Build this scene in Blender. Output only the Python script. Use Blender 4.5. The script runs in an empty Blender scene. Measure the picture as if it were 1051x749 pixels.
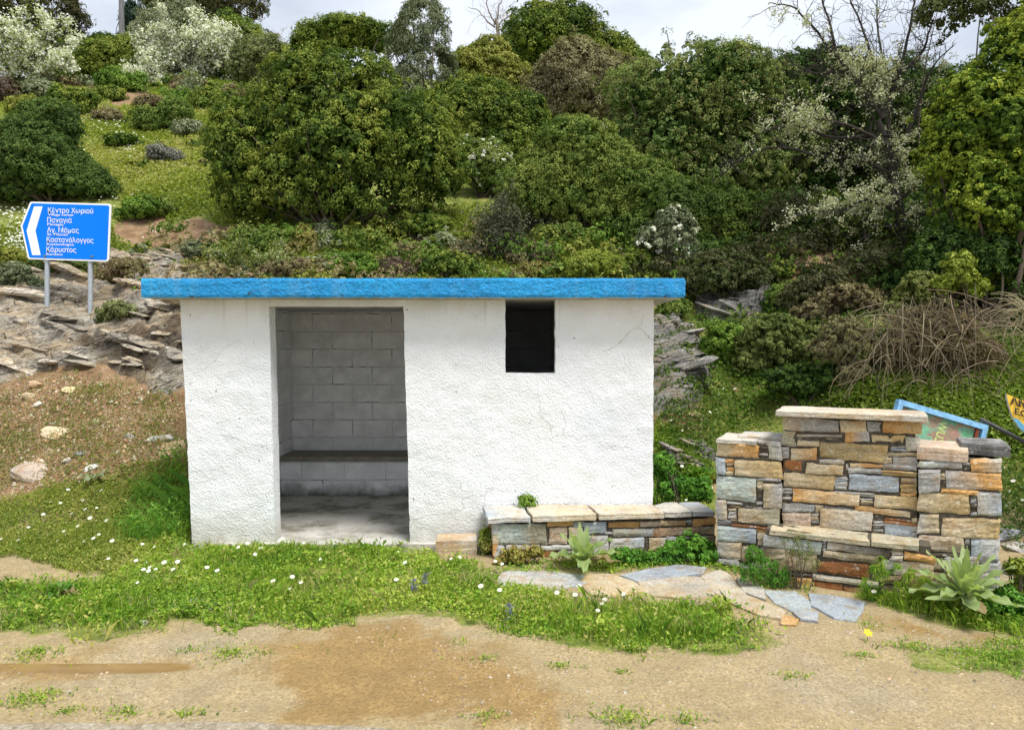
import bpy, math, random
import numpy as np
from mathutils import Vector

C = bpy.context.scene.collection
scene = bpy.context.scene
RNG = np.random.default_rng(7)
R = math.radians

# ------------------------------------------------------------------ camera
F = 740.0                      # focal length in photograph pixels (1051 wide)
EYE = np.array([0.0, 0.0, 1.70])
TH = math.atan(22.5 / F)       # slight downward tilt
def ray(px, py):
    px = np.asarray(px, float); py = np.asarray(py, float)
    u = (px - 525.5) / F; v = (374.5 - py) / F
    return np.stack([u, math.cos(TH) + v * math.sin(TH), -math.sin(TH) + v * math.cos(TH)], -1)
def P(px, py, d):
    r = ray(px, py)
    return EYE + r * (np.asarray(d, float)[..., None] / r[..., 1:2])
cam_d = bpy.data.cameras.new('camera'); cam = bpy.data.objects.new('camera', cam_d); C.objects.link(cam)
cam.location = EYE; cam.rotation_euler = (R(90) - TH, 0, 0)
cam_d.sensor_width = 36; cam_d.lens = F / 1051 * 36; cam_d.clip_end = 1000; cam_d.clip_start = 0.05
scene.camera = cam

# ------------------------------------------------------------------ noise
def _h(ix, iy, iz, s):
    with np.errstate(over='ignore'):
        n = (ix.astype(np.uint32) * np.uint32(374761393) + iy.astype(np.uint32) * np.uint32(668265263)
             + iz.astype(np.uint32) * np.uint32(2147483647) + np.uint32(s * 144665 + 13))
        n = (n ^ (n >> np.uint32(13))) * np.uint32(1274126177)
        n = n ^ (n >> np.uint32(16))
        n = n * np.uint32(2246822519); n = n ^ (n >> np.uint32(15))
    return n.astype(np.float64) / 4294967295.0
def vnoise(p, seed=0):
    p = np.asarray(p, float)
    i = np.floor(p).astype(np.int64); f = p - i; f = f * f * (3 - 2 * f)
    i = i.astype(np.int64) & 0xffffffff
    def c(a, b, d): return _h((i[..., 0] + a) & 0xffffffff, (i[..., 1] + b) & 0xffffffff, (i[..., 2] + d) & 0xffffffff, seed)
    x0 = c(0,0,0)*(1-f[...,0]) + c(1,0,0)*f[...,0]; x1 = c(0,1,0)*(1-f[...,0]) + c(1,1,0)*f[...,0]
    x2 = c(0,0,1)*(1-f[...,0]) + c(1,0,1)*f[...,0]; x3 = c(0,1,1)*(1-f[...,0]) + c(1,1,1)*f[...,0]
    y0 = x0*(1-f[...,1]) + x1*f[...,1]; y1 = x2*(1-f[...,1]) + x3*f[...,1]
    return (y0*(1-f[...,2]) + y1*f[...,2]) * 2 - 1
def fbm(p, octv=4, seed=0):
    p = np.asarray(p, float); a = 1.0; t = 0; s = 0
    for k in range(octv):
        t = t + a * vnoise(p, seed + k); s += a; a *= 0.5; p = p * 2.03 + 5.7
    return t / s
def fbm2(x, y, sc, octv=4, seed=0):
    return fbm(np.stack([np.asarray(x) * sc, np.asarray(y) * sc, np.zeros_like(np.asarray(x, float)) + seed * 3.1], -1), octv, seed)
def sstep(a, b, x):
    t = np.clip((x - a) / (b - a), 0, 1); return t * t * (3 - 2 * t)

# ------------------------------------------------------------------ terrain height
PD = np.array([-50, 5.9, 6.5, 7.0, 8.0, 9.5, 11, 12, 13.5, 18, 24, 30, 36, 45, 60, 140])
PZ = np.array([0, 0, .05, .30, 1.15, 2.08, 2.95, 3.62, 4.45, 7.0, 9.95, 12.6, 14.3, 15.6, 15.5, 10.0])
def H0(x, y):
    x = np.asarray(x, float); y = np.asarray(y, float)
    near = 1 - sstep(10, 14, y)
    sh = (sstep(.9, 1.6, x) * .22 - sstep(2.4, 4.2, x) * 1.0 + .25 * fbm2(x, y * .2, .5, 2, 3)) * near
    z = np.interp(y - sh, PD, PZ)
    slope = sstep(6.6, 8.5, y)
    z = z + slope * (.16 * fbm2(x, y, .7, 4, 11) + .05 * fbm2(x, y, 3.0, 3, 15)) + sstep(12, 30, y) * .5 * fbm2(x, y, .12, 3, 21)
    z = z + .018 * fbm2(x, y, .6, 3, 31) * (1 - slope) + .006 * fbm2(x, y, 4.0, 3, 33)
    # lumpy soil on the bank
    z = z + sstep(6.6, 7.2, y) * (1 - sstep(10, 12, y)) * (.035 * fbm2(x, y, 5.0, 3, 35) + .016 * fbm2(x, y, 13.0, 2, 37))
    # rut that holds rain water
    k = np.exp(-((y - 3.80 + .02 * np.sin(x * 2.1)) / .075) ** 4) * (1 - sstep(-1.9, -1.35, x)); z = z * (1 - .6 * k) - .034 * k
    # platform cut for the shelter
    k = sstep(-2.95, -2.75, x) * (1 - sstep(1.18, 1.36, x)) * sstep(5.75, 6.0, y) * (1 - sstep(8.62, 8.8, y))
    z = z * (1 - k) + (-.05) * k
    return z
def axis(lo, hi, step, end0, end1, g=1.16):
    a = list(np.arange(lo, hi, step)); s = step; x = a[-1]
    while x < end1: s *= g; x += s; a.append(x)
    s = step; x = a[0]; b = []
    while x > end0: s *= g; x -= s; b.append(x)
    return np.array(b[::-1] + a)
GX = axis(-8.5, 7.0, .045, -150, 150); GY = axis(3.0, 13.0, .045, -40, 260, 1.10)
XX, YY = np.meshgrid(GX, GY)
ZZ = H0(XX, YY)
def H(x, y):
    """height of the ground sheet itself (bilinear between its vertices)"""
    x = np.asarray(x, float); y = np.asarray(y, float)
    i = np.clip(np.searchsorted(GX, x) - 1, 0, len(GX) - 2); j = np.clip(np.searchsorted(GY, y) - 1, 0, len(GY) - 2)
    fx = np.clip((x - GX[i]) / (GX[i+1] - GX[i]), 0, 1); fy = np.clip((y - GY[j]) / (GY[j+1] - GY[j]), 0, 1)
    return (ZZ[j, i]*(1-fx) + ZZ[j, i+1]*fx)*(1-fy) + (ZZ[j+1, i]*(1-fx) + ZZ[j+1, i+1]*fx)*fy
DSTEPS = np.concatenate([np.arange(2.5, 14, .05), np.arange(14, 70, .2)])
def ground_hit(px, py):
    r = ray(px, py); r = np.atleast_2d(r / r[..., 1:2])
    p = EYE + r[:, None, :] * DSTEPS[None, :, None]
    below = p[..., 2] <= H(p[..., 0], p[..., 1]); k = below.argmax(1); none = ~below.any(1)
    b = DSTEPS[k]; a = DSTEPS[np.maximum(k - 1, 0)]
    for _ in range(9):
        m = (a + b) / 2; q = EYE + r * m[:, None]; u = q[:, 2] <= H(q[:, 0], q[:, 1]); b = np.where(u, m, b); a = np.where(u, a, m)
    return np.where(none, 70.0, b)
def G(px, py, lift=0.0):
    d = ground_hit(np.array([px], float), np.array([py], float))[0]
    p = P(px, py, d); p = p.copy(); p[2] = H(p[0], p[1]) + lift
    return p
def wpoly(pts):
    a = np.array(pts, float)
    q = []
    for k in range(len(a)):
        b = a[(k + 1) % len(a)]
        for t in np.linspace(0, 1, 4)[:-1]: q.append(a[k] * (1 - t) + b * t)
    q = np.array(q); d = ground_hit(q[:, 0], q[:, 1]); return P(q[:, 0], q[:, 1], d)[:, :2]
def inpoly(x, y, poly):
    ins = np.zeros(np.shape(x), bool); n = len(poly); j = n - 1
    for i in range(n):
        xi, yi = poly[i]; xj, yj = poly[j]
        c = ((yi > y) != (yj > y)) & (x < (xj - xi) * (y - yi) / (yj - yi + 1e-12) + xi)
        ins ^= c; j = i
    return ins
def scatter(poly, n, rng, warp=.06):
    lo = poly.min(0) - .1; hi = poly.max(0) + .1
    area = (hi - lo).prod()
    x = rng.uniform(lo[0], hi[0], n); y = rng.uniform(lo[1], hi[1], n)
    wx = x + warp * fbm2(x, y, 5, 3, 51); wy = y + warp * fbm2(x, y, 5, 3, 57)
    m = inpoly(wx, wy, poly)
    return x[m], y[m]

# ------------------------------------------------------------------ mesh building
class MB:
    def __init__(s): s.v = []; s.f = []; s.c = []; s.m = []; s.n = 0
    def add(s, verts, faces, col=None, mat=0):
        verts = np.asarray(verts, float).reshape(-1, 3); faces = np.asarray(faces, int)
        if len(verts) == 0 or len(faces) == 0: return
        s.v.append(verts); s.f.append(faces + s.n); s.n += len(verts)
        if col is None: col = (1, 1, 1)
        col = np.asarray(col, float)
        if col.ndim == 1: col = np.broadcast_to(col, (len(verts), 3))
        s.c.append(col); s.m.append(np.full(len(faces), mat) if np.isscalar(mat) else np.asarray(mat))
    def build(s, name, mats, parent=None, smooth=False, origin=None):
        me = bpy.data.meshes.new(name)
        V = np.concatenate(s.v).astype(np.float32); Cc = np.concatenate(s.c)
        if origin is not None: V = V - np.asarray(origin, np.float32)
        loops = np.concatenate([f.ravel() for f in s.f]).astype(np.int32)
        sizes = np.concatenate([np.full(len(f), f.shape[1]) for f in s.f]).astype(np.int32)
        starts = np.concatenate([[0], np.cumsum(sizes)[:-1]]).astype(np.int32)
        me.vertices.add(len(V)); me.vertices.foreach_set('co', V.ravel())
        me.loops.add(len(loops)); me.loops.foreach_set('vertex_index', loops)
        me.polygons.add(len(sizes)); me.polygons.foreach_set('loop_start', starts); me.polygons.foreach_set('loop_total', sizes)
        if not isinstance(mats, (list, tuple)): mats = [mats]
        for m in mats: me.materials.append(m)
        me.polygons.foreach_set('material_index', np.concatenate(s.m).astype(np.int32))
        me.polygons.foreach_set('use_smooth', np.full(len(sizes), bool(smooth)))
        at = me.color_attributes.new('Col', 'FLOAT_COLOR', 'POINT')
        at.data.foreach_set('color', np.concatenate([Cc, np.ones((len(Cc), 1))], 1).astype(np.float32).ravel())
        me.update(calc_edges=True); me.validate()
        o = bpy.data.objects.new(name, me); C.objects.link(o)
        if origin is not None: o.location = [float(q) for q in origin]
        if parent is not None:
            o.parent = parent
            if origin is None:                       # child meshes are written in world coordinates
                off = Vector((0, 0, 0)); q = parent
                while q is not None: off += q.location; q = q.parent
                o.location = -off
        return o
def tag(o, label=None, cat=None, group=None, kind=None):
    if label: o['label'] = label
    if cat: o['category'] = cat
    if group: o['group'] = group
    if kind: o['kind'] = kind
    return o
def thing(name, loc, label, cat, group=None):
    o = bpy.data.objects.new(name, None); o.empty_display_size = .2; C.objects.link(o)
    o.location = [float(q) for q in loc]
    return tag(o, label, cat, group)
def box(mb, lo, hi, col=None, mat=0):
    x0, y0, z0 = lo; x1, y1, z1 = hi
    v = [(x0,y0,z0),(x1,y0,z0),(x1,y1,z0),(x0,y1,z0),(x0,y0,z1),(x1,y0,z1),(x1,y1,z1),(x0,y1,z1)]
    mb.add(v, [(0,3,2,1),(4,5,6,7),(0,1,5,4),(1,2,6,5),(2,3,7,6),(3,0,4,7)], col, mat)
def fbox(mb, O, u, w, n, s0, s1, z0, z1, o0, o1, col=None, mat=0):
    """box in a wall frame: s along u, z up, o along n"""
    v = [O + u*s + n*o + np.array([0,0,z]) for z in (z0, z1) for (s, o) in ((s0,o1),(s1,o1),(s1,o0),(s0,o0))]
    mb.add(v, [(0,3,2,1),(4,5,6,7),(0,1,5,4),(1,2,6,5),(2,3,7,6),(3,0,4,7)], col, mat)
def tube(mb, pts, rad, sides=5, col=None, mat=0, cap=True):
    pts = np.asarray(pts, float); n = len(pts); rad = np.broadcast_to(np.asarray(rad, float), (n,))
    t = np.gradient(pts, axis=0); t /= np.linalg.norm(t, axis=1, keepdims=True) + 1e-9
    ref = np.array([.31, .17, .93]) if abs(t[:, 2]).mean() < .8 else np.array([1., .1, .05])
    a = np.cross(t, ref); a /= np.linalg.norm(a, axis=1, keepdims=True) + 1e-9; b = np.cross(t, a)
    ang = np.arange(sides) * 2 * np.pi / sides
    v = pts[:, None] + rad[:, None, None] * (np.cos(ang)[None, :, None] * a[:, None] + np.sin(ang)[None, :, None] * b[:, None])
    i = np.arange(n - 1)[:, None] * sides; k = np.arange(sides)[None]
    k2 = (k + 1) % sides
    q = np.stack([i + k, i + k2, i + sides + k2, i + sides + k], -1).reshape(-1, 4)
    mb.add(v.reshape(-1, 3), q, col, mat)
    if cap and sides >= 3:
        mb.add(v[-1], [tuple(range(sides))], col, mat); mb.add(v[0], [tuple(range(sides))[::-1]], col, mat)
def unit(a): return a / (np.linalg.norm(a, axis=-1, keepdims=True) + 1e-9)

# ------------------------------------------------------------------ materials
class NT:
    def __init__(s, name):
        s.m = bpy.data.materials.new(name); s.m.use_nodes = True; s.t = s.m.node_tree; s.t.nodes.clear()
    def n(s, typ, ins=None, **kw):
        nd = s.t.nodes.new(typ)
        for k, v in kw.items(): setattr(nd, k, v)
        for k, v in (ins or {}).items(): s.set(nd, k, v)
        return nd
    def set(s, nd, k, v):
        sock = nd.inputs[k]
        if isinstance(v, bpy.types.NodeSocket): s.t.links.new(v, sock)
        elif isinstance(v, bpy.types.Node): s.t.links.new(v.outputs[0], sock)
        elif isinstance(v, (tuple, list)) and len(v) == 3 and sock.type == 'RGBA': sock.default_value = (*v, 1)
        else: sock.default_value = v
    def noise(s, vec, scale, detail=4, rough=.55, dist=0): return s.n('ShaderNodeTexNoise', {'Vector': vec, 'Scale': scale, 'Detail': detail, 'Roughness': rough, 'Distortion': dist}).outputs[0]
    def ramp(s, fac, stops, interp='LINEAR'):
        r = s.n('ShaderNodeValToRGB', {'Fac': fac}); e = r.color_ramp; e.interpolation = interp
        while len(e.elements) < len(stops): e.elements.new(.5)
        for el, (p, c) in zip(e.elements, stops):
            el.position = p; el.color = (*c, 1) if isinstance(c, (tuple, list)) else (c, c, c, 1)
        return r.outputs[0]
    def mix(s, fac, a, b, mode='MIX'):
        x = s.n('ShaderNodeMix', data_type='RGBA', blend_type=mode)
        s.set(x, 0, fac)
        for i, v in ((6, a), (7, b)):
            if isinstance(v, bpy.types.NodeSocket): s.t.links.new(v, x.inputs[i])
            else: x.inputs[i].default_value = (*v, 1) if isinstance(v, (tuple, list)) else (v, v, v, 1)
        return x.outputs[2]
    def math(s, op, a, b=0.0, clamp=False):
        x = s.n('ShaderNodeMath', operation=op, use_clamp=clamp); s.set(x, 0, a); s.set(x, 1, b); return x.outputs[0]
    def mapping(s, vec, scale=(1,1,1), rot=(0,0,0)): return s.n('ShaderNodeMapping', {'Vector': vec, 'Scale': scale, 'Rotation': rot}).outputs[0]
    def pos(s): return s.n('ShaderNodeNewGeometry').outputs['Position']
    def attr(s, name='Col'): return s.n('ShaderNodeAttribute', attribute_name=name).outputs['Color']
    def out(s, col, rough=.8, bump=None, bstr=.5, bdist=.02, spec=.3, **kw):
        b = s.n('ShaderNodeBsdfPrincipled', {'Base Color': col, 'Roughness': rough, 'Specular IOR Level': spec})
        for k, v in kw.items(): s.set(b, k, v)
        if bump is not None:
            bp = s.n('ShaderNodeBump', {'Height': bump, 'Strength': bstr, 'Distance': bdist}); s.set(b, 'Normal', bp)
        o = s.n('ShaderNodeOutputMaterial'); s.t.links.new(b.outputs[0], o.inputs[0]); return s.m

def m_leaf(name, trans=.35, rough=.5, spec=.35):
    t = NT(name); a = t.attr()
    b = t.n('ShaderNodeBsdfPrincipled', {'Base Color': a, 'Roughness': rough, 'Specular IOR Level': spec})
    tr = t.n('ShaderNodeBsdfTranslucent', {'Color': t.mix(1.0, a, (1.15, 1.25, .55), 'MULTIPLY')})
    mx = t.n('ShaderNodeMixShader', {'Fac': trans}); t.t.links.new(b.outputs[0], mx.inputs[1]); t.t.links.new(tr.outputs[0], mx.inputs[2])
    o = t.n('ShaderNodeOutputMaterial'); t.t.links.new(mx.outputs[0], o.inputs[0]); return t.m
M_LEAF = m_leaf('leaf', .18, .6, .16)
M_GRASS = m_leaf('grass_leaf', .4, .55, .25)
M_PETAL = m_leaf('petal', .25, .7, .1)

def m_bark():
    t = NT('bark'); p = t.pos(); a = t.attr()
    n = t.noise(t.mapping(p, (14, 14, 4)), 1, 5, .6)
    return t.out(t.mix(1.0, a, t.ramp(n, [(.25, .55), (.75, 1.35)]), 'MULTIPLY'), .9, n, .6, .02)
M_BARK = m_bark()

def m_stone():
    t = NT('schist_stone'); p = t.pos(); a = t.attr()
    st = t.noise(t.mapping(p, (3, 3, 26)), 1, 6, .62, .4)
    bl = t.noise(p, 9, 4, .6)
    fi = t.noise(p, 70, 4, .7)
    c = t.mix(1.0, a, t.ramp(st, [(.25, (.62, .62, .66)), (.5, (1, 1, 1)), (.75, (1.22, 1.18, 1.10))]), 'MULTIPLY')
    c = t.mix(1.0, c, t.ramp(fi, [(.28, .58), (.5, 1.0), (.72, 1.32)]), 'MULTIPLY')
    c = t.mix(t.math('MULTIPLY', t.ramp(bl, [(.52, 0.0), (.68, 1.0)]), .55), c, t.mix(1.0, a, (.78, .5, .22), 'MULTIPLY'))
    li = t.noise(t.mapping(p, (1, 1, 1.4)), 26, 3, .6)
    c = t.mix(t.math('MULTIPLY', t.ramp(li, [(.60, 0.0), (.66, 1.0)]), .5), c, (.58, .56, .50))
    h = t.math('ADD', t.math('MULTIPLY', st, 1.0), t.math('MULTIPLY', fi, .5))
    return t.out(c, .82, h, .65, .012, .25)
M_STONE = m_stone()
def m_mortar():
    t = NT('dark_mortar'); n = t.noise(t.pos(), 40, 4)
    return t.out(t.ramp(n, [(.3, (.045, .038, .028)), (.7, (.13, .11, .08))]), .95, n, .6, .01)
M_MORTAR = m_mortar()

def m_plaster():
    t = NT('white_roughcast'); p = t.pos()
    n1 = t.noise(p, 38, 5, .6); n2 = t.noise(p, 130, 3, .6); big = t.noise(p, 1.1, 4, .6)
    v = t.n('ShaderNodeTexVoronoi', {'Vector': t.mapping(p, (1, 1, .8)), 'Scale': 90.0}).outputs['Distance']
    c = t.ramp(big, [(.3, (.75, .775, .81)), (.5, (.82, .835, .85)), (.7, (.79, .795, .79))])
    pits = t.ramp(t.noise(p, 22, 2, .5), [(.255, 1.0), (.28, 0.0)])
    c = t.mix(t.math('MULTIPLY', pits, .8), c, (.10, .085, .07))
    cv = t.n('ShaderNodeVectorMath', {0: t.mapping(p, (1, 1, 1)), 1: t.n('ShaderNodeVectorMath', {0: t.n('ShaderNodeTexNoise', {'Vector': p, 'Scale': 4.0, 'Detail': 6.0}).outputs['Color'], 1: (.35, .35, .35)}, operation='MULTIPLY')}, operation='ADD')
    ce = t.n('ShaderNodeTexVoronoi', {'Vector': cv, 'Scale': 1.1}, feature='DISTANCE_TO_EDGE').outputs['Distance']
    ckm = t.math('MULTIPLY', t.ramp(ce, [(.0, 1.0), (.006, 0.0)]), t.ramp(t.noise(p, 1.7, 3), [(.50, 0.0), (.58, .6)]))
    c = t.mix(ckm, c, (.30, .28, .26))
    pat = t.ramp(t.noise(t.mapping(p, (1, 1, 1.6)), 2.6, 5, .65), [(.52, 0.0), (.66, .30)]); c = t.mix(pat, c, (.66, .655, .63))
    # weathering: grime under the roof, splash at the foot (dirt that stays put)
    z = t.n('ShaderNodeSeparateXYZ', {'Vector': p}).outputs['Z']
    g = t.n('ShaderNodeMapRange', {'Value': t.math('ADD', z, t.math('MULTIPLY', t.noise(t.mapping(p, (7, 7, .8)), 1, 4), .35)), 'From Min': 2.10, 'From Max': 2.32, 'To Min': 0.0, 'To Max': .42}).outputs[0]
    c = t.mix(g, c, (.42, .39, .33))
    dr = t.math('MULTIPLY', t.ramp(t.noise(t.mapping(p, (16, 16, .5)), 1, 3), [(.60, 0.0), (.70, 1.0)]), t.n('ShaderNodeMapRange', {'Value': z, 'From Min': 1.75, 'From Max': 2.06, 'To Min': 0.0, 'To Max': .30}).outputs[0])
    c = t.mix(dr, c, (.35, .29, .20))
    f = t.n('ShaderNodeMapRange', {'Value': t.math('ADD', z, t.math('MULTIPLY', t.noise(p, 6, 4), .3)), 'From Min': .46, 'From Max': .14, 'To Min': 0.0, 'To Max': .65}).outputs[0]
    c = t.mix(f, c, (.42, .39, .29))
    h = t.math('ADD', t.math('MULTIPLY', n1, 1.0), t.math('ADD', t.math('MULTIPLY', n2, .35), t.math('MULTIPLY', v, .5)))
    return t.out(c, .85, h, .75, .011, .2)
M_PLASTER = m_plaster()
def m_block(name, axis, tint=(1, 1, 1)):
    """whitewashed concrete block wall, axis 0: wall along x, 1: along y"""
    t = NT(name); p = t.pos()
    s = t.n('ShaderNodeSeparateXYZ', {'Vector': p})
    cb = t.n('ShaderNodeCombineXYZ', {'X': s.outputs[axis], 'Y': s.outputs[2], 'Z': 0.0})
    w = t.n('ShaderNodeVectorMath', {0: cb, 1: t.n('ShaderNodeVectorMath', {0: t.n('ShaderNodeTexNoise', {'Vector': p, 'Scale': 5.0}).outputs['Color'], 1: (.022, .022, 0)}, operation='MULTIPLY')}, operation='ADD')
    b = t.n('ShaderNodeTexBrick', {'Vector': w, 'Scale': 1.0, 'Mortar Size': .005, 'Mortar Smooth': .25, 'Brick Width': .46, 'Row Height': .205,
            'Color1': (.90, .90, .91), 'Color2': (.86, .86, .88), 'Mortar': (.86, .86, .87)})
    n = t.noise(p, 30, 5, .6); n2 = t.noise(p, 5, 4, .65)
    bcol = t.mix(1.0, b.outputs['Color'], tint, 'MULTIPLY')
    gaps = t.math('MULTIPLY', b.outputs['Fac'], t.ramp(n2, [(.50, 0.03), (.62, .9)]))
    c = t.mix(1.0, bcol, t.ramp(n2, [(.3, .80), (.7, 1.1)]), 'MULTIPLY')
    c = t.mix(gaps, c, (.05, .048, .045))
    z = s.outputs[2]
    f = t.n('ShaderNodeMapRange', {'Value': t.math('ADD', z, t.math('MULTIPLY', n2, .25)), 'From Min': .28, 'From Max': .12, 'To Min': 0.0, 'To Max': .9}).outputs[0]
    c = t.mix(f, c, (.09, .095, .06))
    h = t.math('SUBTRACT', t.math('MULTIPLY', n, .35), b.outputs['Fac'])
    return t.out(c, .88, h, .8, .012, .2)
M_BLOCKX = m_block('whitewashed_block_x', 0); M_SHADEBLOCK = m_block('shade_tinted_block', 0, (.42, .43, .41)); M_BLOCKY = m_block('whitewashed_block_y', 1)  # second one is the block wall darkened to paint the window room's shade
def m_fascia():
    t = NT('blue_fascia_paint'); p = t.pos()
    n1 = t.noise(p, 45, 5, .65); n2 = t.noise(t.mapping(p, (1, 1, 2.5)), 6, 5, .65); n3 = t.noise(p, 2, 3)
    c = t.ramp(n3, [(.3, (.008, .235, .55)), (.55, (.012, .29, .63)), (.75, (.018, .34, .68))])
    c = t.mix(1.0, c, t.ramp(n1, [(.3, .72), (.6, 1.1)]), 'MULTIPLY')
    st_ = t.noise(t.mapping(p, (9, 9, .7)), 1, 4); c = t.mix(t.ramp(st_, [(.5, 0.0), (.72, .35)]), c, (.16, .42, .66)); dk = t.noise(t.mapping(p, (2.5, 2.5, 14)), 1, 5, .7); c = t.mix(t.ramp(dk, [(.56, 0.0), (.66, .55)]), c, (.006, .12, .34))
    s = t.n('ShaderNodeSeparateXYZ', {'Vector': p})
    zt = t.n('ShaderNodeMapRange', {'Value': s.outputs[2], 'From Min': 2.06, 'From Max': 2.10, 'To Min': .12, 'To Max': 0.0}).outputs[0]
    chip = t.ramp(t.math('ADD', n2, zt), [(.66, 0.0), (.69, 1.0)])
    c = t.mix(chip, c, (.03, .035, .05))
    zu = t.n('ShaderNodeMapRange', {'Value': s.outputs[2], 'From Min': 2.19, 'From Max': 2.215, 'To Min': 0.0, 'To Max': .14}).outputs[0]
    chip2 = t.ramp(t.math('ADD', t.noise(p, 9, 4), zu), [(.80, 0.0), (.84, 1.0)])
    c = t.mix(chip2, c, (.45, .33, .20))
    h = t.math('ADD', n1, t.math('MULTIPLY', n2, 1.2))
    return t.out(c, .6, h, .9, .02, .35)
M_FASCIA = m_fascia()
def m_concrete(name, a, b, sc=6, stain=None):
    t = NT(name); p = t.pos(); n = t.noise(p, sc, 6, .65); n2 = t.noise(p, 60, 4, .6)
    c = t.mix(1.0, t.ramp(n, [(.3, a), (.7, b)]), t.ramp(n2, [(.3, .8), (.7, 1.12)]), 'MULTIPLY')
    if stain:
        s = t.noise(p, 2.4, 5, .7); c = t.mix(t.ramp(s, [(.45, 0.0), (.62, .9)]), c, stain)
    return t.out(c, .88, n2, .5, .01, .2)
M_CONC = m_concrete('raw_concrete', (.34, .32, .28), (.52, .50, .45))
M_FLOOR = m_concrete('concrete_floor', (.46, .44, .40), (.60, .58, .53), 4, (.20, .19, .14))
M_SOFFIT = m_concrete('soffit_concrete', (.40, .39, .36), (.56, .55, .52), 5)
M_BENCHTOP = m_concrete('bench_top_concrete', (.20, .18, .15), (.33, .30, .25), 9)
def m_plain(name, col, rough=.5, metal=0.0, var=.15, sc=20, spec=.4):
    t = NT(name); n = t.noise(t.pos(), sc, 4)
    return t.out(t.mix(1.0, col, t.ramp(n, [(.3, 1 - var), (.7, 1 + var)]), 'MULTIPLY'), rough, n, .1, .005, spec, Metallic=metal)
M_SIGNBLUE = m_plain('sign_blue', (.0, .19, .86), .5, 0, .05, 3, .15)
M_SIGNWHITE = m_plain('sign_white', (.82, .84, .86), .4, 0, .04)
M_GALV = m_plain('galvanised_steel', (.42, .46, .50), .45, .4, .15, 40)
M_RUSTBOLT = m_plain('dull_bolt', (.16, .2, .16), .6, .3)
M_BLUEFRAME = m_plain('pale_blue_paint', (.22, .46, .72), .5, 0, .25, 30)
M_RUST = m_plain('rust_paint', (.20, .045, .02), .8, 0, .4, 40)
M_DARKPOLE = m_plain('dark_iron', (.06, .06, .065), .6, .2, .3, 50)
M_BLACK = m_plain('black_lettering', (.012, .012, .012), .6)
M_YELLOWTXT = m_plain('faded_lettering', (.55, .62, .22), .7, 0, .2, 40)
def m_board():
    t = NT('faded_board'); p = t.pos(); n = t.noise(p, 9, 5, .65); n2 = t.noise(p, 45, 4, .6)
    c = t.ramp(n, [(.32, (.13, .37, .20)), (.45, (.20, .44, .30)), (.52, (.34, .25, .17)), (.66, (.42, .25, .20))])
    return t.out(t.mix(1.0, c, t.ramp(n2, [(.3, .7), (.7, 1.15)]), 'MULTIPLY'), .7, n2, .3, .005)
M_BOARD = m_board()
def m_yellow():
    t = NT('yellow_sign_paint'); p = t.pos(); n2 = t.noise(p, 30, 4, .6); a = t.attr()
    return t.out(t.mix(1.0, a, t.ramp(n2, [(.3, .75), (.7, 1.12)]), 'MULTIPLY'), .6)
M_YELLOW = m_yellow()
def m_wood():
    t = NT('weathered_wood'); n = t.noise(t.mapping(t.pos(), (30, 30, 2)), 1, 5)
    return t.out(t.ramp(n, [(.3, (.10, .10, .10)), (.7, (.22, .22, .22))]), .85, n, .4, .01)
M_WOOD = m_wood()
def m_muddy():
    t = NT('muddy_water'); n = t.noise(t.mapping(t.pos(), (1, 3, 1)), 4, 4)
    return t.out(t.ramp(n, [(.3, (.20, .125, .045)), (.7, (.30, .195, .085))]), .09, t.noise(t.pos(), 14, 2), .04, .01, .5)
M_MUDDY = m_muddy()

def m_rock():
    t = NT('schist_outcrop'); p = t.pos(); a = t.attr()
    q = t.mapping(p, (1, 1, 1), (0, R(16), 0))
    st = t.noise(t.mapping(q, (1.8, 1.8, 9)), 1, 8, .72, .9)
    bl = t.noise(p, 1.6, 5, .6); fi = t.noise(p, 42, 5, .7); li = t.noise(p, 15, 4, .7); li2 = t.noise(p, 2.2, 3)
    c = t.ramp(bl, [(.32, (.27, .265, .25)), (.45, (.40, .38, .345)), (.57, (.44, .37, .27)), (.68, (.48, .465, .43))])
    c = t.mix(1.0, c, t.ramp(st, [(.28, (.45, .43, .42)), (.42, (.9, .88, .86)), (.6, (1.15, 1.12, 1.05)), (.75, (1.3, 1.2, 1.05))]), 'MULTIPLY')
    c = t.mix(1.0, c, t.ramp(fi, [(.3, .62), (.5, 1.0), (.72, 1.25)]), 'MULTIPLY')
    lm = t.math('MULTIPLY', t.ramp(li, [(.53, 0.0), (.58, 1.0)]), t.ramp(li2, [(.42, 0.0), (.58, 1.0)]))
    c = t.mix(t.math('MULTIPLY', lm, .75), c, (.62, .61, .57))
    wv = t.n('ShaderNodeVectorMath', {0: t.mapping(q, (.7, .7, 9.0)), 1: t.n('ShaderNodeVectorMath', {0: t.n('ShaderNodeTexNoise', {'Vector': p, 'Scale': 3.0, 'Detail': 4.0}).outputs['Color'], 1: (1.1, 1.1, 1.1)}, operation='MULTIPLY')}, operation='ADD')
    ck = t.n('ShaderNodeTexVoronoi', {'Vector': wv, 'Scale': 1.5}, feature='DISTANCE_TO_EDGE').outputs['Distance']
    ckm = t.math('MULTIPLY', t.ramp(ck, [(.0, 1.0), (.045, 0.0)]), t.ramp(t.noise(p, 4, 3), [(.40, 0.0), (.55, 1.0)]))
    c = t.mix(t.math('MULTIPLY', ckm, .6), c, (.06, .055, .05))
    c = t.mix(1.0, c, a, 'MULTIPLY')
    h = t.math('SUBTRACT', t.math('ADD', t.math('MULTIPLY', st, 1.6), t.math('MULTIPLY', fi, .6)), t.math('MULTIPLY', ckm, 1.2))
    return t.out(c, .9, h, 1.0, .09, .2)
M_ROCK = m_rock()

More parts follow.
